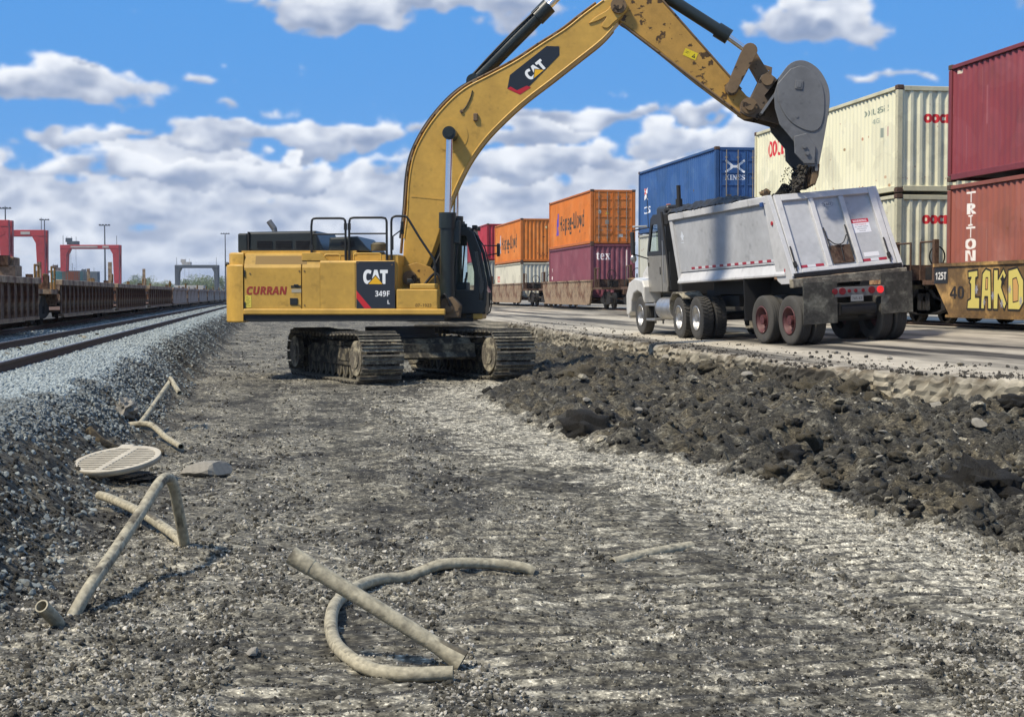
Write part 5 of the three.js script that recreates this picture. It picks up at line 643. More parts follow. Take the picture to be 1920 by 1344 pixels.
const wellSigns = (c, x) => {
  const L = 13.6, gr = decal(1024, 384, (g, w, h) => {
    g.clearRect(0, 0, w, h); g.lineJoin = 'round';
    const P = (pts) => { g.beginPath(); pts.forEach(([a, b], i) => (i ? g.lineTo(a, b) : g.moveTo(a, b))); g.closePath(); };
    const letters = [[[40, 40], [210, 30], [214, 90], [176, 96], [176, 250], [250, 250], [250, 350], [30, 350], [40, 280], [92, 262], [92, 150], [60, 130], [96, 92], [44, 96]], [[270, 350], [290, 60], [350, 22], [430, 40], [452, 350], [392, 350], [386, 250], [338, 250], [330, 350]], [[480, 350], [480, 30], [556, 30], [556, 110], [640, 24], [690, 80], [610, 170], [700, 300], [660, 352], [560, 230], [556, 350]], [[720, 350], [715, 40], [860, 22], [960, 120], [966, 290], [900, 352]]];
    for (const L of letters) { P(L); g.fillStyle = '#cfc068'; g.fill(); g.lineWidth = 17; g.strokeStyle = '#26221c'; g.stroke(); }
    g.fillStyle = '#c79a5c'; P([[352, 96], [386, 96], [382, 190], [346, 190]]); g.fill(); g.lineWidth = 9; g.stroke(); P([[790, 110], [850, 100], [880, 160], [880, 280], [800, 290]]); g.fill(); g.stroke();
    g.fillStyle = 'rgba(150,150,160,0.85)'; for (const [a, b, s] of [[190, 190, 46], [330, 290, 34], [470, 240, 40], [620, 300, 40], [745, 190, 38], [920, 280, 40]]) { g.beginPath(); for (let k = 0; k < 12; k++) { const q = k / 12 * 6.283, rr = s * (k % 2 ? 0.55 : 1.1); g.lineTo(a + Math.cos(q) * rr * 0.7, b + Math.sin(q) * rr); } g.fill(); }
    g.fillStyle = '#211d18'; P([[610, 96], [634, 66], [648, 100], [682, 104], [656, 128], [664, 160], [634, 144], [604, 160], [612, 128], [588, 104]]); g.fill();
  }, 0.6);
  part('graffiti', flat(3.0, 1.12, x, 0.86, -9.9, -Math.PI / 2), gr, c, true);
  const n40 = decal(128, 128, (g, w, h) => { g.clearRect(0, 0, w, h); put(g, '40', 64, 66, 108, '#221a12', { sx: 0.95 }); }); part('unit_number', flat(0.9, 0.5, x, 0.80, -L + 1.75, -Math.PI / 2), n40, c, true); part('unit_number', flat(0.3, 0.4, x, 0.90, -7.7, -Math.PI / 2), decal(64, 96, (g, w, h) => { g.clearRect(0, 0, w, h); put(g, 'D', 30, 48, 84, '#3a2d1e', { font: 'normal' }); }), c, true);
  part('number_panel', flat(0.75, 0.40, x - 0.0, 1.22, -L + 0.85, -Math.PI / 2), decal(128, 72, (g, w, h) => { g.fillStyle = '#1b1a1a'; g.fillRect(0, 0, w, h); put(g, '125T', 62, 38, 46, '#e8e6e0', { sx: 1.05 }); }), c, true);
  part('fine_print', flat(0.8, 0.22, x, 1.3, -7.4, -Math.PI / 2), decal(128, 32, (g, w, h) => { g.clearRect(0, 0, w, h); g.fillStyle = '#6b563a'; for (let k = 0; k < 4; k++) g.fillRect(4, 2 + k * 8, 70 + ((k * 31) % 40), 3); }), c, true);
};
loadedWell(22.4, 13.6, 'yellow well wagon with spray-painted graffiti letters, under the orange-brown container', M_wellYel, wellSigns);
loadedWell(38.1, 13.9, 'tan well wagon under the two cream containers', M_wellTan);
loadedWell(54.9, 13.9, 'tan well wagon under the blue and pale grey containers', M_wellTan);
loadedWell(76.3, 15.2, 'faded tan well wagon under the maroon container', M_wellTan2);
loadedWell(98.8, 15.0, 'faded tan well wagon under the off-white container', M_wellTan2);
loadedWell(116.2, 13.9, 'faded tan well wagon under the bright red stack', M_wellTan2);
// ---------- empty ribbed well wagons on the next track ----------
const M_rib = paint(lin(0.40, 0.285, 0.19), 0.8, T_rust, 0.5, 0.002), M_ribdark = paint(lin(0.22, 0.16, 0.125), 0.85, T_rust, 0.5), M_yelpost = paint(lin(0.42, 0.25, 0.06), 0.6, T_rust, 0.6), M_greyside = paint(lin(0.48, 0.41, 0.37), 0.7, T_rust, 0.2), M_topch = paint(lin(0.50, 0.39, 0.28), 0.75, T_rust, 0.4);
const emptyCar = (name, s, L, label, o = {}) => {
  const y0 = 0.815, c = thing(name, label, 'rail wagon', [-7.8, y0, -s], 0, o.group || 'empty well wagons in a row on the next track');
  const ribs = o.ribs ?? 13, mat = o.mat || M_ribdark, topY = o.top ?? 1.30;
  for (const x of [-1.4, 1.4]) { part('side_sheet', [bx(0.03, topY - 0.35, L - 0.4, x, 0.33 + (topY - 0.35) / 2, -L / 2)], mat, c); part('top_chord', [rb(0.2, 0.17, L, 0.02, x, topY, -L / 2)], o.chord || M_topch, c); part('bottom_chord', [bx(0.18, 0.09, L - 0.5, x, 0.3, -L / 2)], M_rib, c); }
  for (let k = 0; k < ribs; k++) { const m = part('rib', cached('rib' + topY, () => metreUV(tidy(rb(0.09, topY - 0.42, 0.085, 0.01, 0, 0.36 + (topY - 0.42) / 2, 0)))), M_rib, c, true); m.position.set(1.455, 0, -0.5 - k * (L - 1) / (ribs - 1)); }
  part('well_floor', [bx(2.7, 0.08, L - 0.6, 0, 0.42, -L / 2)], M_rusty, c);
  for (const [z, d] of [[0.6, -1], [-L - 0.6, 1]]) { const e = sub('end_platform', c); part('platform_deck', [bx(2.7, 0.14, 1.5, 0, 1.02, z), bx(2.6, 0.7, 0.1, 0, 0.95, z + d * 0.7), bx(0.4, 0.4, 1.6, 0, 0.8, z)], M_rib, e); for (const x of [-1.3, 1.3]) part('hand_rail', [rod(V(x, 1.0, z - d * 0.3), V(x, 1.75, z - d * 0.3), 0.03), rod(V(x, 1.0, z + d * 0.35), V(x, 1.75, z + d * 0.35), 0.03), rod(V(x, 1.75, z - d * 0.3), V(x, 1.75, z + d * 0.35), 0.03), rod(V(x, 1.4, z - d * 0.3), V(x, 1.4, z + d * 0.35), 0.025)], M_yelpost, e); part('deck_gear', [rb(0.7, 0.3, 0.5, 0.04, 0.3, 1.26, z), cy(0.18, 0.18, 0.4, -0.5, 1.25, z, 'x', 12), bx(0.16, 0.4, 0.3, 1.1, 1.3, z)], M_rusty, e); }
  if (o.posts) for (const z of o.posts) for (const x of [1.36, -1.36]) part('guide_post', [bx(0.14, 0.95, 0.12, x, topY + 0.45, z), bx(0.1, 0.12, 0.3, x, topY + 0.12, z)], o.postMat || M_topch, c);
  bogie(c, 0.95, 0); if (o.last) bogie(c, -L - 0.95, 0);
  return c;
};
emptyCar('well_wagon', 28.4, 14.2, 'brown ribbed empty well wagon with yellow end rails, largest in its train', { ribs: 15 });
emptyCar('well_wagon', 46.9, 15.0, 'brown ribbed empty well wagon with tall guide posts at its far end', { ribs: 15, posts: [-14.7], last: true });
emptyCar('well_wagon', 63.4, 13.8, 'tan ribbed empty well wagon, third along from the yellow end rails', { ribs: 13, posts: [-14.1], mat: M_rib });
emptyCar('well_wagon', 79.6, 17.2, 'tan ribbed empty well wagon ahead of the smooth grey ones', { ribs: 12, mat: M_rib });
for (let k = 0; k < 8; k++) emptyCar('well_wagon', 98.6 + k * 17.4, 15.6, 'pale grey smooth-sided empty well wagon far down the line', { ribs: 0, mat: M_greyside, chord: M_greyside, group: 'pale wagons far down the line' });
// loads lying on the first wagon's near end
{ const t = thing('container_fitting', 'rusty folded bolster lying across the first ribbed wagon', 'wagon fitting', [-7.8, 0.815 + 1.385, -40.2]); part('beam', [rb(2.6, 0.3, 1.1, 0.03, 0, 0.15, 0), rb(2.5, 0.22, 0.9, 0.03, 0, 0.4, -0.1)], M_rib, t); part('lug', [bx(0.3, 0.25, 0.3, 1.0, 0.42, 0.5)], M_rusty, t); }
// ---------- gantry cranes and lamp poles in the yard ----------
const M_craneRed = paint(lin(0.52, 0.045, 0.055), 0.5, T_paint, 0.1), M_craneGrey = paint(lin(0.075, 0.095, 0.12), 0.6, T_paint, 0.1), M_craneWhite = paint(lin(0.55, 0.54, 0.52), 0.5, T_paint, 0.1), M_craneOld = paint(lin(0.15, 0.10, 0.085), 0.7, T_paint, 0.1), M_craneBlue = paint(lin(0.10, 0.14, 0.20), 0.7, T_paint, 0.1), M_pole = paint(lin(0.10, 0.12, 0.15), 0.5, T_paint, 0.3);
function gantry(name, label, x, s, span, H, mat, o = {}) { // legs at -span/2 and span/2 across, two portal frames deep metres apart
  const c = thing(name, label, 'gantry crane', [x, 0.52, -s], o.turn || 0, o.group), D = o.deep || 2.4, leg = o.leg || 1.5, bh = o.beam || 1.7;
  for (const z of [D / 2, -D / 2]) { const beam = part('cross_beam', [rb(span + leg, bh, 1.3, 0.1, 0, H - bh / 2, z)], mat, c); for (const e of [-1, 1]) part('leg', [ext([[-leg * 0.62, H - bh], [leg * 0.62, H - bh], [leg * 0.42, 1.6], [-leg * 0.42, 1.6]].map(([a, b]) => [a - e * leg * 0.12 * (b > 2 ? 1 : 0), b]), 1.1, z, 0.05).translate(e * span / 2, 0, 0), bx(leg * 0.7, 2.4, 1.2, e * (span / 2 - leg * 0.55), H - bh - 0.9, z, 0, 0, e * 0.5)], mat, c); if (o.plate && z > 0) { part('name_board', bx(span * 0.12, bh * 0.45, 0.06, span * 0.30, H - bh / 2, z + 0.69), M_craneWhite, beam); part('name_board', bx(span * 0.5, bh * 0.4, 0.06, -span * 0.1, H - bh / 2, z + 0.69), M_craneWhite, beam); } }
  for (const e of [-1, 1]) { part('end_truck', [rb(1.2, 1.4, D + 4, 0.1, e * span / 2, 1.3, 0)], mat, c); for (const z of [D / 2 + 1.4, D / 2 - 1.2, -D / 2 - 1.4, -D / 2 + 1.2]) part('wheel', cy(0.7, 0.7, 0.5, e * span / 2, 0.7, z, 'x', 18), M_rubber, c); part('mast', rod(V(e * span / 2, H, D / 2), V(e * span / 2, H + 3.2, D / 2), 0.09, 6), M_pole, c); }
  const tr = part('trolley', [bx(3.6, 1.2, D + 0.5, (o.trolley ?? -0.3) * span, H + 0.7, 0), bx(1.8, 1.4, 2.0, (o.trolley ?? -0.3) * span - 1.5, H + 1.7, 0), ...[-1.6, 0, 1.6].map((k) => rod(V((o.trolley ?? -0.3) * span + k, H + 1.3, 2), V((o.trolley ?? -0.3) * span + k, H + 2.8, 2), 0.08, 5))], o.trolleyMat || M_craneGrey, c);
  part('hoist_rope', [rod(V((o.trolley ?? -0.3) * span - 0.9, H - 0.2, 0), V((o.trolley ?? -0.3) * span - 0.9, H - 9, 0), 0.045, 4)], M_pole, tr); part('hoist_rope', [rod(V((o.trolley ?? -0.3) * span + 0.9, H - 0.2, 0), V((o.trolley ?? -0.3) * span + 0.9, H - 9, 0), 0.045, 4)], M_pole, tr);
  part('spreader', [bx(5.6, 0.6, 2.4, (o.trolley ?? -0.3) * span, H - 9.2, 0)], o.trolleyMat || M_craneGrey, tr);
  return c;
}
// bearing (photo column) and distance -> place
const place = (col, Z) => { const X = (col - 960) / 2800 * Z, th = Math.atan(448 / 2800); return [X * Math.cos(th) + Z * Math.sin(th), Z * Math.cos(th) - X * Math.sin(th)]; };
const faceMe = Math.atan(448 / 2800) * -1;
{ let [x, s] = place(-62, 345); gantry('gantry_crane', 'tall red gantry crane cut off by the edge, its leg behind the first wagon', x, s, 19, 18.3, M_craneRed, { turn: faceMe, leg: 1.9, beam: 1.5, plate: true, trolley: 0.1 });
  [x, s] = place(10, 400); gantry('gantry_crane', 'red gantry crane with white lettering boards beside the tall one', x, s, 20.5, 18.4, M_craneRed, { turn: faceMe, leg: 2.0, beam: 1.7, plate: true, trolley: -0.3 });
  [x, s] = place(171.5, 520); gantry('gantry_crane', 'red gantry crane carrying a grey trolley, its beam partly white', x, s, 18.6, 18.4, M_craneRed, { turn: faceMe, leg: 1.9, beam: 1.4, plate: true, trolley: -0.33 });
  [x, s] = place(370, 640); gantry('gantry_crane', 'dark blue-grey gantry crane in front of the trees', x, s, 17.0, 13.8, M_craneGrey, { turn: faceMe, leg: 1.5, beam: 1.3, trolley: -0.26, trolleyMat: M_craneWhite });
  [x, s] = place(104, 640); gantry('gantry_crane', 'low brown gantry crane seen over the wagon tops', x, s, 15.5, 11.4, M_craneOld, { turn: faceMe, leg: 1.0, beam: 0.9, trolley: 0.1, trolleyMat: M_craneOld });
  [x, s] = place(160, 700); gantry('gantry_crane', 'low blue-grey gantry crane between the red cranes', x, s, 9.0, 10.6, M_craneBlue, { turn: faceMe, leg: 0.9, beam: 0.9, trolley: 0.1, trolleyMat: M_craneBlue }); }
function lampPole(col, Z, H, label) { const [x, s] = place(col, Z), p = thing('lamp_pole', label, 'lamp pole', [x, 0.52, -s], faceMe, 'tall yard lamp poles'); part('mast', cy(0.42, 0.2, H, 0, H / 2, 0, 'y', 10), M_pole, p); part('lamp_crossbar', bx(4.2, 0.25, 0.3, 0, H, 0), M_pole, p); for (const e of [-1.7, -0.6, 0.6, 1.7]) part('floodlight', rb(0.7, 0.4, 0.6, 0.06, e, H + 0.25, 0.2), M_pole, p); }
lampPole(197.5, 560, 27, 'tall dark lamp pole in front of the red crane with grey trolley');
lampPole(12, 520, 31, 'lamp pole above the tall red crane at the edge');
lampPole(423, 700, 29.5, 'pale lamp pole beside the excavator counterweight');
lampPole(85, 640, 33, 'thin lamp pole rising over the red crane leg');
// stacked boxes far across the yard
const farBox = (col, Z, y, L, css, label) => { const [x, s] = place(col, Z), t = thing('stored_container', label, 'container', [x, 0.52 + y, -s], faceMe, 'stacked containers far across the yard'); part('box', rb(L, 2.6, 2.4, 0.05, 0, 1.3, 0), paint(css, 0.6, T_paint, 0.2), t); for (let k = 0; k < 8; k++) part('panel_rib', bx(0.12, 2.2, 0.06, -L / 2 + (k + 0.5) * L / 8, 1.3, 1.22), paint(css, 0.6, T_paint, 0.2), t); };
[['#3f7f86', 'teal container'], ['#8f4a2e', 'rusty orange container'], ['#3c6a74', 'dull teal container'], ['#6d7a86', 'grey-blue container'], ['#b9672e', 'orange container']].forEach(([c, l], i) => { const col = [116, 139, 156, 172, 134][i]; for (let k = 0; k < 3; k++) farBox(col, 430, k * 2.62, 4.6 - 0.4 * (i % 2), c, l + ' stacked far across the yard behind the wagons'); });
{ const [x, s] = place(357, 420), t = thing('white_trailer', 'small white box trailer standing under the dark gantry crane', 'trailer', [x, 0.52, -s], faceMe); part('box', rb(8, 2.7, 2.5, 0.08, 0, 2.4, 0), M_craneWhite, t); part('chassis', bx(8, 0.2, 1.6, 0, 0.95, 0), M_chassis, t); for (const e of [-2.6, -1.5, 3]) part('wheel', cy(0.5, 0.5, 2.2, e, 0.5, 0, 'z', 16), M_tyre, t); }
// ---------- trees along the horizon ----------
{
  const M_leaf = [lin(0.15, 0.19, 0.07), lin(0.12, 0.165, 0.065), lin(0.18, 0.21, 0.085)].map((c) => { const m = new THREE.MeshPhysicalMaterial({ color: c, roughness: 0.95, transmission: 0.0, side: THREE.DoubleSide }); return m; }), M_bark = std(lin(0.09, 0.075, 0.06), { roughness: 0.95 });
  const crownGeo = (seed) => { const r = rng(seed), pos = [], blobs = []; for (let k = 0; k < 16; k++) blobs.push([(r() - 0.5) * 0.75, 0.50 + 0.5 * (r() - 0.35), (r() - 0.5) * 0.75, 0.10 + 0.14 * r()]); for (let i = 0; i < 1900; i++) { const b = blobs[Math.floor(r() * blobs.length)], v = V(r() - 0.5, r() - 0.5, r() - 0.5).normalize().multiplyScalar(b[3] * (0.5 + 0.6 * Math.sqrt(r()))), p = v.add(V(b[0], b[1], b[2])), s = 0.022 + 0.02 * r(); for (let k = 0; k < 3; k++) pos.push(p.x + (r() - 0.5) * 2 * s, p.y + (r() - 0.5) * 2 * s, p.z + (r() - 0.5) * 2 * s); } const g = new THREE.BufferGeometry(); g.setAttribute('position', new THREE.Float32BufferAttribute(pos, 3)); g.computeVertexNormals(); return g; };
  const trunkGeo = join([rod(V(0, 0, 0), V(0.01, 0.45, 0), 0.03, 7, 0.02), rod(V(0, 0.3, 0), V(0.16, 0.62, 0.05), 0.016, 5, 0.008), rod(V(0, 0.35, 0), V(-0.17, 0.66, -0.04), 0.015, 5, 0.007), rod(V(0, 0.42, 0), V(0.04, 0.75, 0.08), 0.014, 5, 0.006)]);
  const crowns = [5, 6, 7, 8].map(crownGeo), r = rng(91);
  const T = (col, Z, H, w) => { const [x, s] = place(col, Z), t = thing('broadleaf_tree', 'leafy green tree in the row along the horizon beyond the wagons', 'tree', [x, 0.3, -s], r() * 6, 'trees along the horizon'); t.scale.set(w, H, w); part('trunk', trunkGeo, M_bark, t, true); part('crown', crowns[Math.floor(r() * 4)], M_leaf[Math.floor(r() * 3)], t, true); };
  for (const [col, top] of [[232, 530], [240, 527], [250, 522], [258, 519], [268, 517], [277, 519], [286, 524], [296, 530], [305, 530], [314, 526], [322, 528], [345, 523], [352, 518], [362, 520], [374, 516], [384, 517], [394, 520], [403, 518], [412, 522], [420, 519]]) { const Z = 760 + 60 * r(), H = (552 - top) / 2800 * Z + 1.6; T(col, Z, H * 1.02, H * (0.85 + 0.3 * r())); }
}
// ---------- things lying on the dug ground ----------
const M_pipe = std(lin(0.44, 0.405, 0.315), { roughness: 0.75, map: rep(T_mud, 1.4), bumpMap: rep(B_fine, 5), bumpScale: 0.002 }); M_pipe.map = rep(tex(512, (u, v) => { const d = N1(u, v, 5, 5, 0.6), s = N2(u, v, 36, 3), m = sst(0.5, 0.72, d); const k = 0.9 + 0.45 * (s - 0.5); return [lerp(0.95, 0.5, m) * k, lerp(0.94, 0.48, m) * k, lerp(0.9, 0.44, m) * k]; }), 1.1);
const M_wood = std(lin(0.34, 0.28, 0.18), { roughness: 0.9, map: rep(T_mud, 2) });
const gy = (x, z) => groundY(x, -z);
function hollow(pts, r, n = 90, wall = 0.008) { const c = new THREE.CatmullRomCurve3(pts.map((p) => V(...p)), false, 'catmullrom', 0.5), o = new THREE.TubeGeometry(c, n, r, 16, false), i = new THREE.TubeGeometry(c, n, r - wall, 14, false); const p0 = c.getPoint(0), p1 = c.getPoint(1), ring = (p, t) => { const g = new THREE.RingGeometry(r - wall, r, 18); g.applyQuaternion(new THREE.Quaternion().setFromUnitVectors(V(0, 0, 1), t)); return g.translate(p.x, p.y, p.z); }; return { out: [o, ring(p0, c.getTangent(0)), ring(p1, c.getTangent(1))], inn: [i] }; }
function pipe(name, label, pts, r, n, wall) { const t = thing(name, label, 'pipe', [0, 0, 0]); const h = hollow(pts, r, n, wall); part('pipe_wall', h.out, M_pipe, t); part('pipe_bore', h.inn, M_pipe, t); return t; }
// bent conduit standing up from the soil
pipe('bent_pipe', 'bent grey conduit rising from the soil like an upturned V', [[-1.20, 0.135, -7.98], [-1.175, 0.09, -8.03], [-1.145, 0.03, -8.1], [-1.125, -0.05, -8.2], [-1.105, -0.03, -8.33], [-1.033, 0.10, -8.57], [-0.931, 0.238, -9.16], [-0.814, 0.408, -9.65], [-0.745, 0.515, -9.93], [-0.705, 0.535, -10.08], [-0.672, 0.48, -10.18], [-0.645, 0.275, -10.33], [-0.615, 0.0, -10.52], [-0.61, -0.12, -10.6]], 0.037, 160);
pipe('straight_pipe', 'grey conduit piece lying behind the upturned bent conduit', [[-1.42, 0.10, -12.6], [-1.30, 0.11, -12.3], [-1.0, 0.09, -11.6], [-0.84, 0.06, -11.2], [-0.68, 0.03, -10.75], [-0.62, 0.0, -10.52]], 0.037, 60);
// thick pipe propped over a curled hose
{ const t = thing('flared_pipe', 'straight thick grey pipe with flared end, lying across the curled hose', 'pipe', [0, 0, 0]); const a = V(0.094, 0.49, -7.2), b = V(0.872, 0.02, -6.93), d = V().subVectors(b, a).normalize(), at = (k) => V().lerpVectors(a, b, k);
  const rings = [[-0.02, 0.045], [0, 0.045], [0.10, 0.045], [0.102, 0.041], [0.4, 0.038], [0.82, 0.038], [0.90, 0.043], [1.0, 0.058]], q = new THREE.Quaternion().setFromUnitVectors(V(0, 1, 0), d), L = a.distanceTo(b);
  const lathe = (dr) => { const g = new THREE.LatheGeometry(rings.map(([k, r]) => new THREE.Vector2(r - dr, k * L)), 22); g.applyQuaternion(q); return g.translate(a.x, a.y, a.z); };
  const end = (k, r) => { const g = new THREE.RingGeometry(r - 0.007, r, 22); g.applyQuaternion(new THREE.Quaternion().setFromUnitVectors(V(0, 0, 1), d)); const p = at(k); return g.translate(p.x, p.y, p.z); };
  part('pipe_wall', [lathe(0), end(-0.02, 0.045), end(1, 0.058)], M_pipe, t); part('pipe_bore', lathe(0.007), M_pipe, t); }
{ const P = [[0.80, -6.70], [0.58, -6.74], [0.44, -6.86], [0.34, -7.08], [0.29, -7.45], [0.29, -7.85], [0.34, -8.3], [0.46, -8.72], [0.62, -8.98], [0.8, -9.1], [1.04, -9.22], [1.35, -9.28], [1.55, -9.26], [1.62, -9.25]]; pipe('curled_hose', 'curled tan hose lying in a loop under the thick flared pipe', P.map(([x, z], i) => [x, gy(x, z) + (i === P.length - 1 ? 0.0 : 0.035), z]), 0.035, 150); }
pipe('buried_pipe', 'half-buried tan conduit showing above the crawler marks', [[2.2, gy(2.2, -9.6) - 0.02, -9.55], [2.5, gy(2.5, -9.75) + 0.008, -9.74], [2.85, gy(2.85, -9.95) + 0.005, -9.95]], 0.04, 30);
// round drain grate resting on the bank's toe
{ const t = thing('drain_grate', 'round pale iron drain grate lying on the dark soil', 'drain grate', [-1.46, 0.21, -14.37]); t.rotation.order = 'YXZ'; t.rotation.set(0.20, -0.44, 0.03); const R = 0.41, M_iron = std(lin(0.56, 0.52, 0.43), { roughness: 0.8, map: rep(T_paint, 2), bumpMap: rep(B_fine, 6), bumpScale: 0.002 });
  part('rim', [new THREE.LatheGeometry([[R - 0.055, -0.045], [R, -0.045], [R, 0.0], [R - 0.004, 0.004], [R - 0.05, 0.004], [R - 0.055, -0.001], [R - 0.055, -0.045]].map(([r, y]) => new THREE.Vector2(r, y)), 56)], M_iron, t); part('centre_bar', rb(0.07, 0.05, (R - 0.03) * 2, 0.004, 0, -0.022, 0), M_iron, t); part('lug', [rb(0.14, 0.035, 0.10, 0.01, -0.15, -0.02, -R - 0.02)], M_iron, t);
  for (let k = -6; k <= 6; k++) { const z = k * 0.056, hw = Math.sqrt((R - 0.04) ** 2 - z * z); for (const e of [-1, 1]) part('slat', bx(hw - 0.035, 0.05, 0.024, e * (hw + 0.035) / 2, -0.025, z), M_iron, t); }
  const ped = tag(part('soil_mound', lump(55, 3, 0.35, 0.45).scale(0.36, 0.10, 0.36).translate(-1.47, 0.02, -14.5), M_clodDark(), scene), 'low soil hump under the round drain grate', 'soil', null, 'stuff'); }
function M_clodDark() { return std(lin(0.075, 0.068, 0.055), { roughness: 1, map: rep(T_soil, 1.5), bumpMap: rep(B_soil, 1.5), bumpScale: 0.03 }); }
// broken sticks and conduit ends on the bank
pipe('leaning_pipe', 'thin tan conduit leaning on the bank above the drain grate', [[-1.68, 0.10, -19.0], [-1.60, 0.22, -19.6], [-1.46, 0.46, -20.6], [-1.40, 0.56, -21.0]], 0.035, 30);
pipe('short_pipe', 'short pale conduit stub at the top of the leaning conduit', [[-1.40, 0.60, -20.95], [-1.30, 0.47, -20.7], [-1.26, 0.42, -20.6]], 0.034, 16);
pipe('kinked_pipe', 'kinked tan conduit lying beneath the leaning conduit', [[-1.78, 0.14, -18.9], [-1.60, 0.16, -18.8], [-1.46, 0.15, -18.6], [-1.25, 0.07, -17.9], [-1.04, 0.03, -17.2]], 0.036, 50);
{ const t = thing('flat_board', 'curved weathered board lying beside the drain grate', 'board', [0, 0, 0]); part('board_face', bent([[-1.98, gy(-1.98, -16.6) + 0.05, -16.6], [-1.8, gy(-1.8, -16.5) + 0.05, -16.5], [-1.5, gy(-1.5, -16.6) + 0.04, -16.6], [-1.2, gy(-1.2, -16.7) + 0.02, -16.7]], 0.055, 7), M_wood, t); }
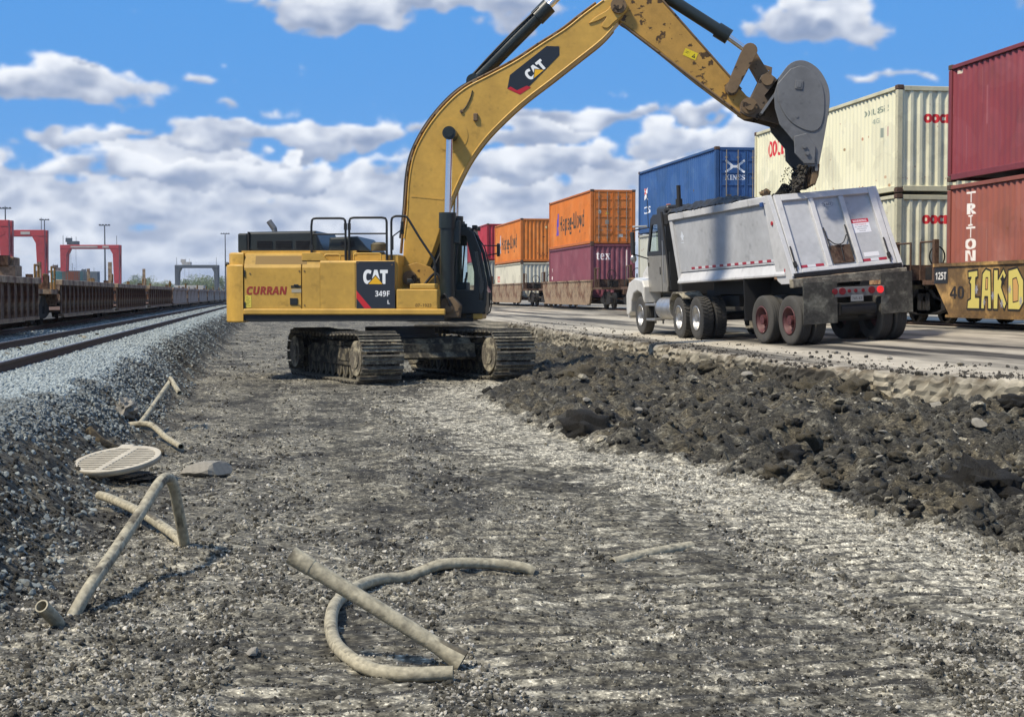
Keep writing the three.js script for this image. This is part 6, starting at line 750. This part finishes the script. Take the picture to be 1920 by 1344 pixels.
// ---------- single stones and concrete lumps ----------
{
  const M_conc = std(lin(0.30, 0.285, 0.25), { roughness: 0.92, flatShading: true, map: rep(T_paint, 3) }), M_pale = std(lin(0.66, 0.63, 0.54), { roughness: 0.95, flatShading: true, map: rep(T_dust, 1), bumpMap: rep(B_rough, 1), bumpScale: 0.01 }), M_olive = std(lin(0.23, 0.20, 0.135), { roughness: 0.95, map: rep(T_soil, 3), bumpMap: rep(B_rough, 3), bumpScale: 0.01 }), M_dk = std(lin(0.06, 0.055, 0.045), { roughness: 1, map: rep(T_soil, 2), bumpMap: rep(B_soil, 2), bumpScale: 0.02 });
  const rocks = [shard(61, 8), shard(62, 9), shard(63, 7), shard(64, 10)], lumps = [lump(65, 3, 0.5), lump(66, 3, 0.6), lump(67, 3, 0.45)], r = rng(303);
  const lay = (name, label, cat, group, geo, mat, x, s, size, sq = 0.7, sink = 0.2) => { const m = part(name, geo, mat, scene); m.position.set(x, (x > slabEdge(s) ? paveY(x) : groundY(x, s)) + size * sq * (1 - sink) * 0.7, -s); m.scale.set(size * (0.8 + 0.5 * r()), size * sq, size * (0.8 + 0.4 * r())); m.rotation.set((r() - 0.5) * 0.6, r() * 6.28, (r() - 0.5) * 0.6); return tag(m, label, cat, group); };
  lay('concrete_block', 'flat-topped dark concrete block beside the drain grate', 'concrete block', null, shard(70, 6).scale(1.45, 1, 1), M_conc, -0.64, 14.7, 0.15, 0.7, 0.2);
  lay('pale_rock', 'pale knobbly rock at the foot of the leaning conduit', 'rock', null, lumps[0], M_conc, -1.86, 19.6, 0.14, 0.9, 0.1);
  lay('pale_rock', 'small white triangular stone in front of the drain grate', 'rock', null, rocks[0], M_pale, -1.27, 13.0, 0.045, 0.9, 0.2);
  lay('soil_boulder', 'large brown clod with a shaded hollow, on the heap by the excavator', 'soil clod', null, lumps[1], M_olive, 5.75, 27.5, 0.36, 0.62, 0.25);
  lay('soil_boulder', 'big dark clod overhanging the pale stone strip', 'soil clod', null, lumps[2], M_dk, 3.85, 18.2, 0.30, 0.75, 0.3);
  lay('soil_boulder', 'dark grey rounded clod half sunk in the heap by the frame edge', 'soil clod', null, lumps[0], M_dk, 5.75, 11.4, 0.32, 0.6, 0.35);
  for (const [x, s, z] of [[8.2, 24.0, 0.15], [8.4, 22.6, 0.2], [8.2, 27.5, 0.16], [8.6, 20.6, 0.17], [8.75, 21.6, 0.2], [8.3, 30.5, 0.14]]) lay('brown_clod', 'brown soil clod lying against the broken slab edge', 'soil clod', 'brown clods against the slab edge', lumps[Math.floor(r() * 3)], M_olive, x, s, z, 0.8, 0.2);
  for (const [x, s, z] of [[9.15, 19.6, 0.17], [8.9, 21.0, 0.12], [8.85, 33, 0.14]]) lay('slab_fragment', 'pale broken fragment fallen from the slab edge', 'concrete lump', 'fragments broken from the slab edge', rocks[Math.floor(r() * 4)], M_conc, x, s, z, 0.6, 0.2);
  for (let k = 0; k < 4; k++) lay('pavement_rock', 'dirty stone left on the concrete pavement edge', 'rock', 'stones on the pavement edge', rocks[k], M_conc, 10.1 + 0.5 * r(), 19 + k * 2.4, 0.05 + 0.05 * r(), 0.6, 0.2);
  for (let k = 0; k < 150; k++) { const s = 1 / lerp(1 / 10.5, 1 / 31, r()), e = heapEdge(s), x = lerp(e + 0.25, slabEdge(s) - 0.3, r()); if (x > 0.54 * s) continue; const big = r(); lay('pale_stone', 'pale broken stone lying on the dug dark heap', 'stone', 'pale stones on the dug heap', rocks[Math.floor(r() * 4)], big < 0.35 ? M_conc : M_pale, x, s, 0.03 + 0.095 * Math.pow(r(), 2.2), 0.5, 0.05).position.y += 0.02; }
  for (let k = 0; k < 45; k++) { const s = 1 / lerp(1 / 10.5, 1 / 32, r()), e = heapEdge(s), x = lerp(e + 0.1, slabEdge(s) - 0.25, r()); if (x > 0.54 * s) continue; lay('earth_lump', 'rounded olive-brown earth lump on the dug heap', 'soil clod', 'earth lumps on the dug heap', lumps[Math.floor(r() * 3)], r() < 0.6 ? M_olive : M_dk, x, s, 0.05 + 0.12 * Math.pow(r(), 2.5), 0.7, 0.3); }
  for (let k = 0; k < 40; k++) { const s = 1 / lerp(1 / 6.2, 1 / 22, r()), x = lerp(-0.16 * s, Math.min(heapEdge(s) - 0.3, 0.5 * s), r()); if (x < bankFoot(s)) continue; lay('floor_stone', 'pale stone bigger than the gravel around it on the dug floor', 'stone', 'larger stones on the dug floor', rocks[Math.floor(r() * 4)], r() < 0.4 ? M_pale : M_conc, x, s, 0.013 + 0.02 * r(), 0.6, 0.3); }
  for (let k = 0; k < 9; k++) lay('white_rubbish', 'white scrap lying between the rails on the ballast', 'litter', 'white scraps on the empty track', rocks[Math.floor(r() * 4)], M_pale, -4.6 + 0.5 * (r() - 0.5), 19.5 + k * 3.2 * (0.6 + r() * 0.6), 0.05 + 0.05 * r(), 0.3, 0.1).position.y = 0.72;
}
// soil dropping from the bucket into the trailer
{ const g = lump(88, 1, 0.5), r = rng(5), im = new THREE.InstancedMesh(g, std(lin(0.05, 0.045, 0.038), { roughness: 1 }), 420), base = V(8.62, 4.5, 0); im.name = 'falling_soil'; const q = new THREE.Quaternion(), ax = V(0, 1, 0), o = V(2.795, -0.1, -33.276);
  for (let i = 0; i < 420; i++) { const k = r(), dense = r() < 0.65, p = V(8.80 + (dense ? 0.16 : 0.34) * (r() - 0.5) - 0.12 * k - (dense ? 0 : 0.15), 4.62 - 0.62 * k, (r() - 0.5) * 1.3).applyAxisAngle(ax, -13.1 * Math.PI / 180).add(o), s = (dense ? 0.035 : 0.012) * (0.4 + r()); q.setFromEuler(new THREE.Euler(r() * 6, r() * 6, r() * 6)); im.setMatrixAt(i, M4.compose(p, q, V(s, s, s))); }
  tag(im, 'dark soil falling from the excavator bucket', 'soil', null, 'stuff'); scene.add(im); }
scene.traverse((o) => { if (o.isMesh) { o.castShadow = true; o.receiveShadow = true; } });
renderer.render(scene, camera);
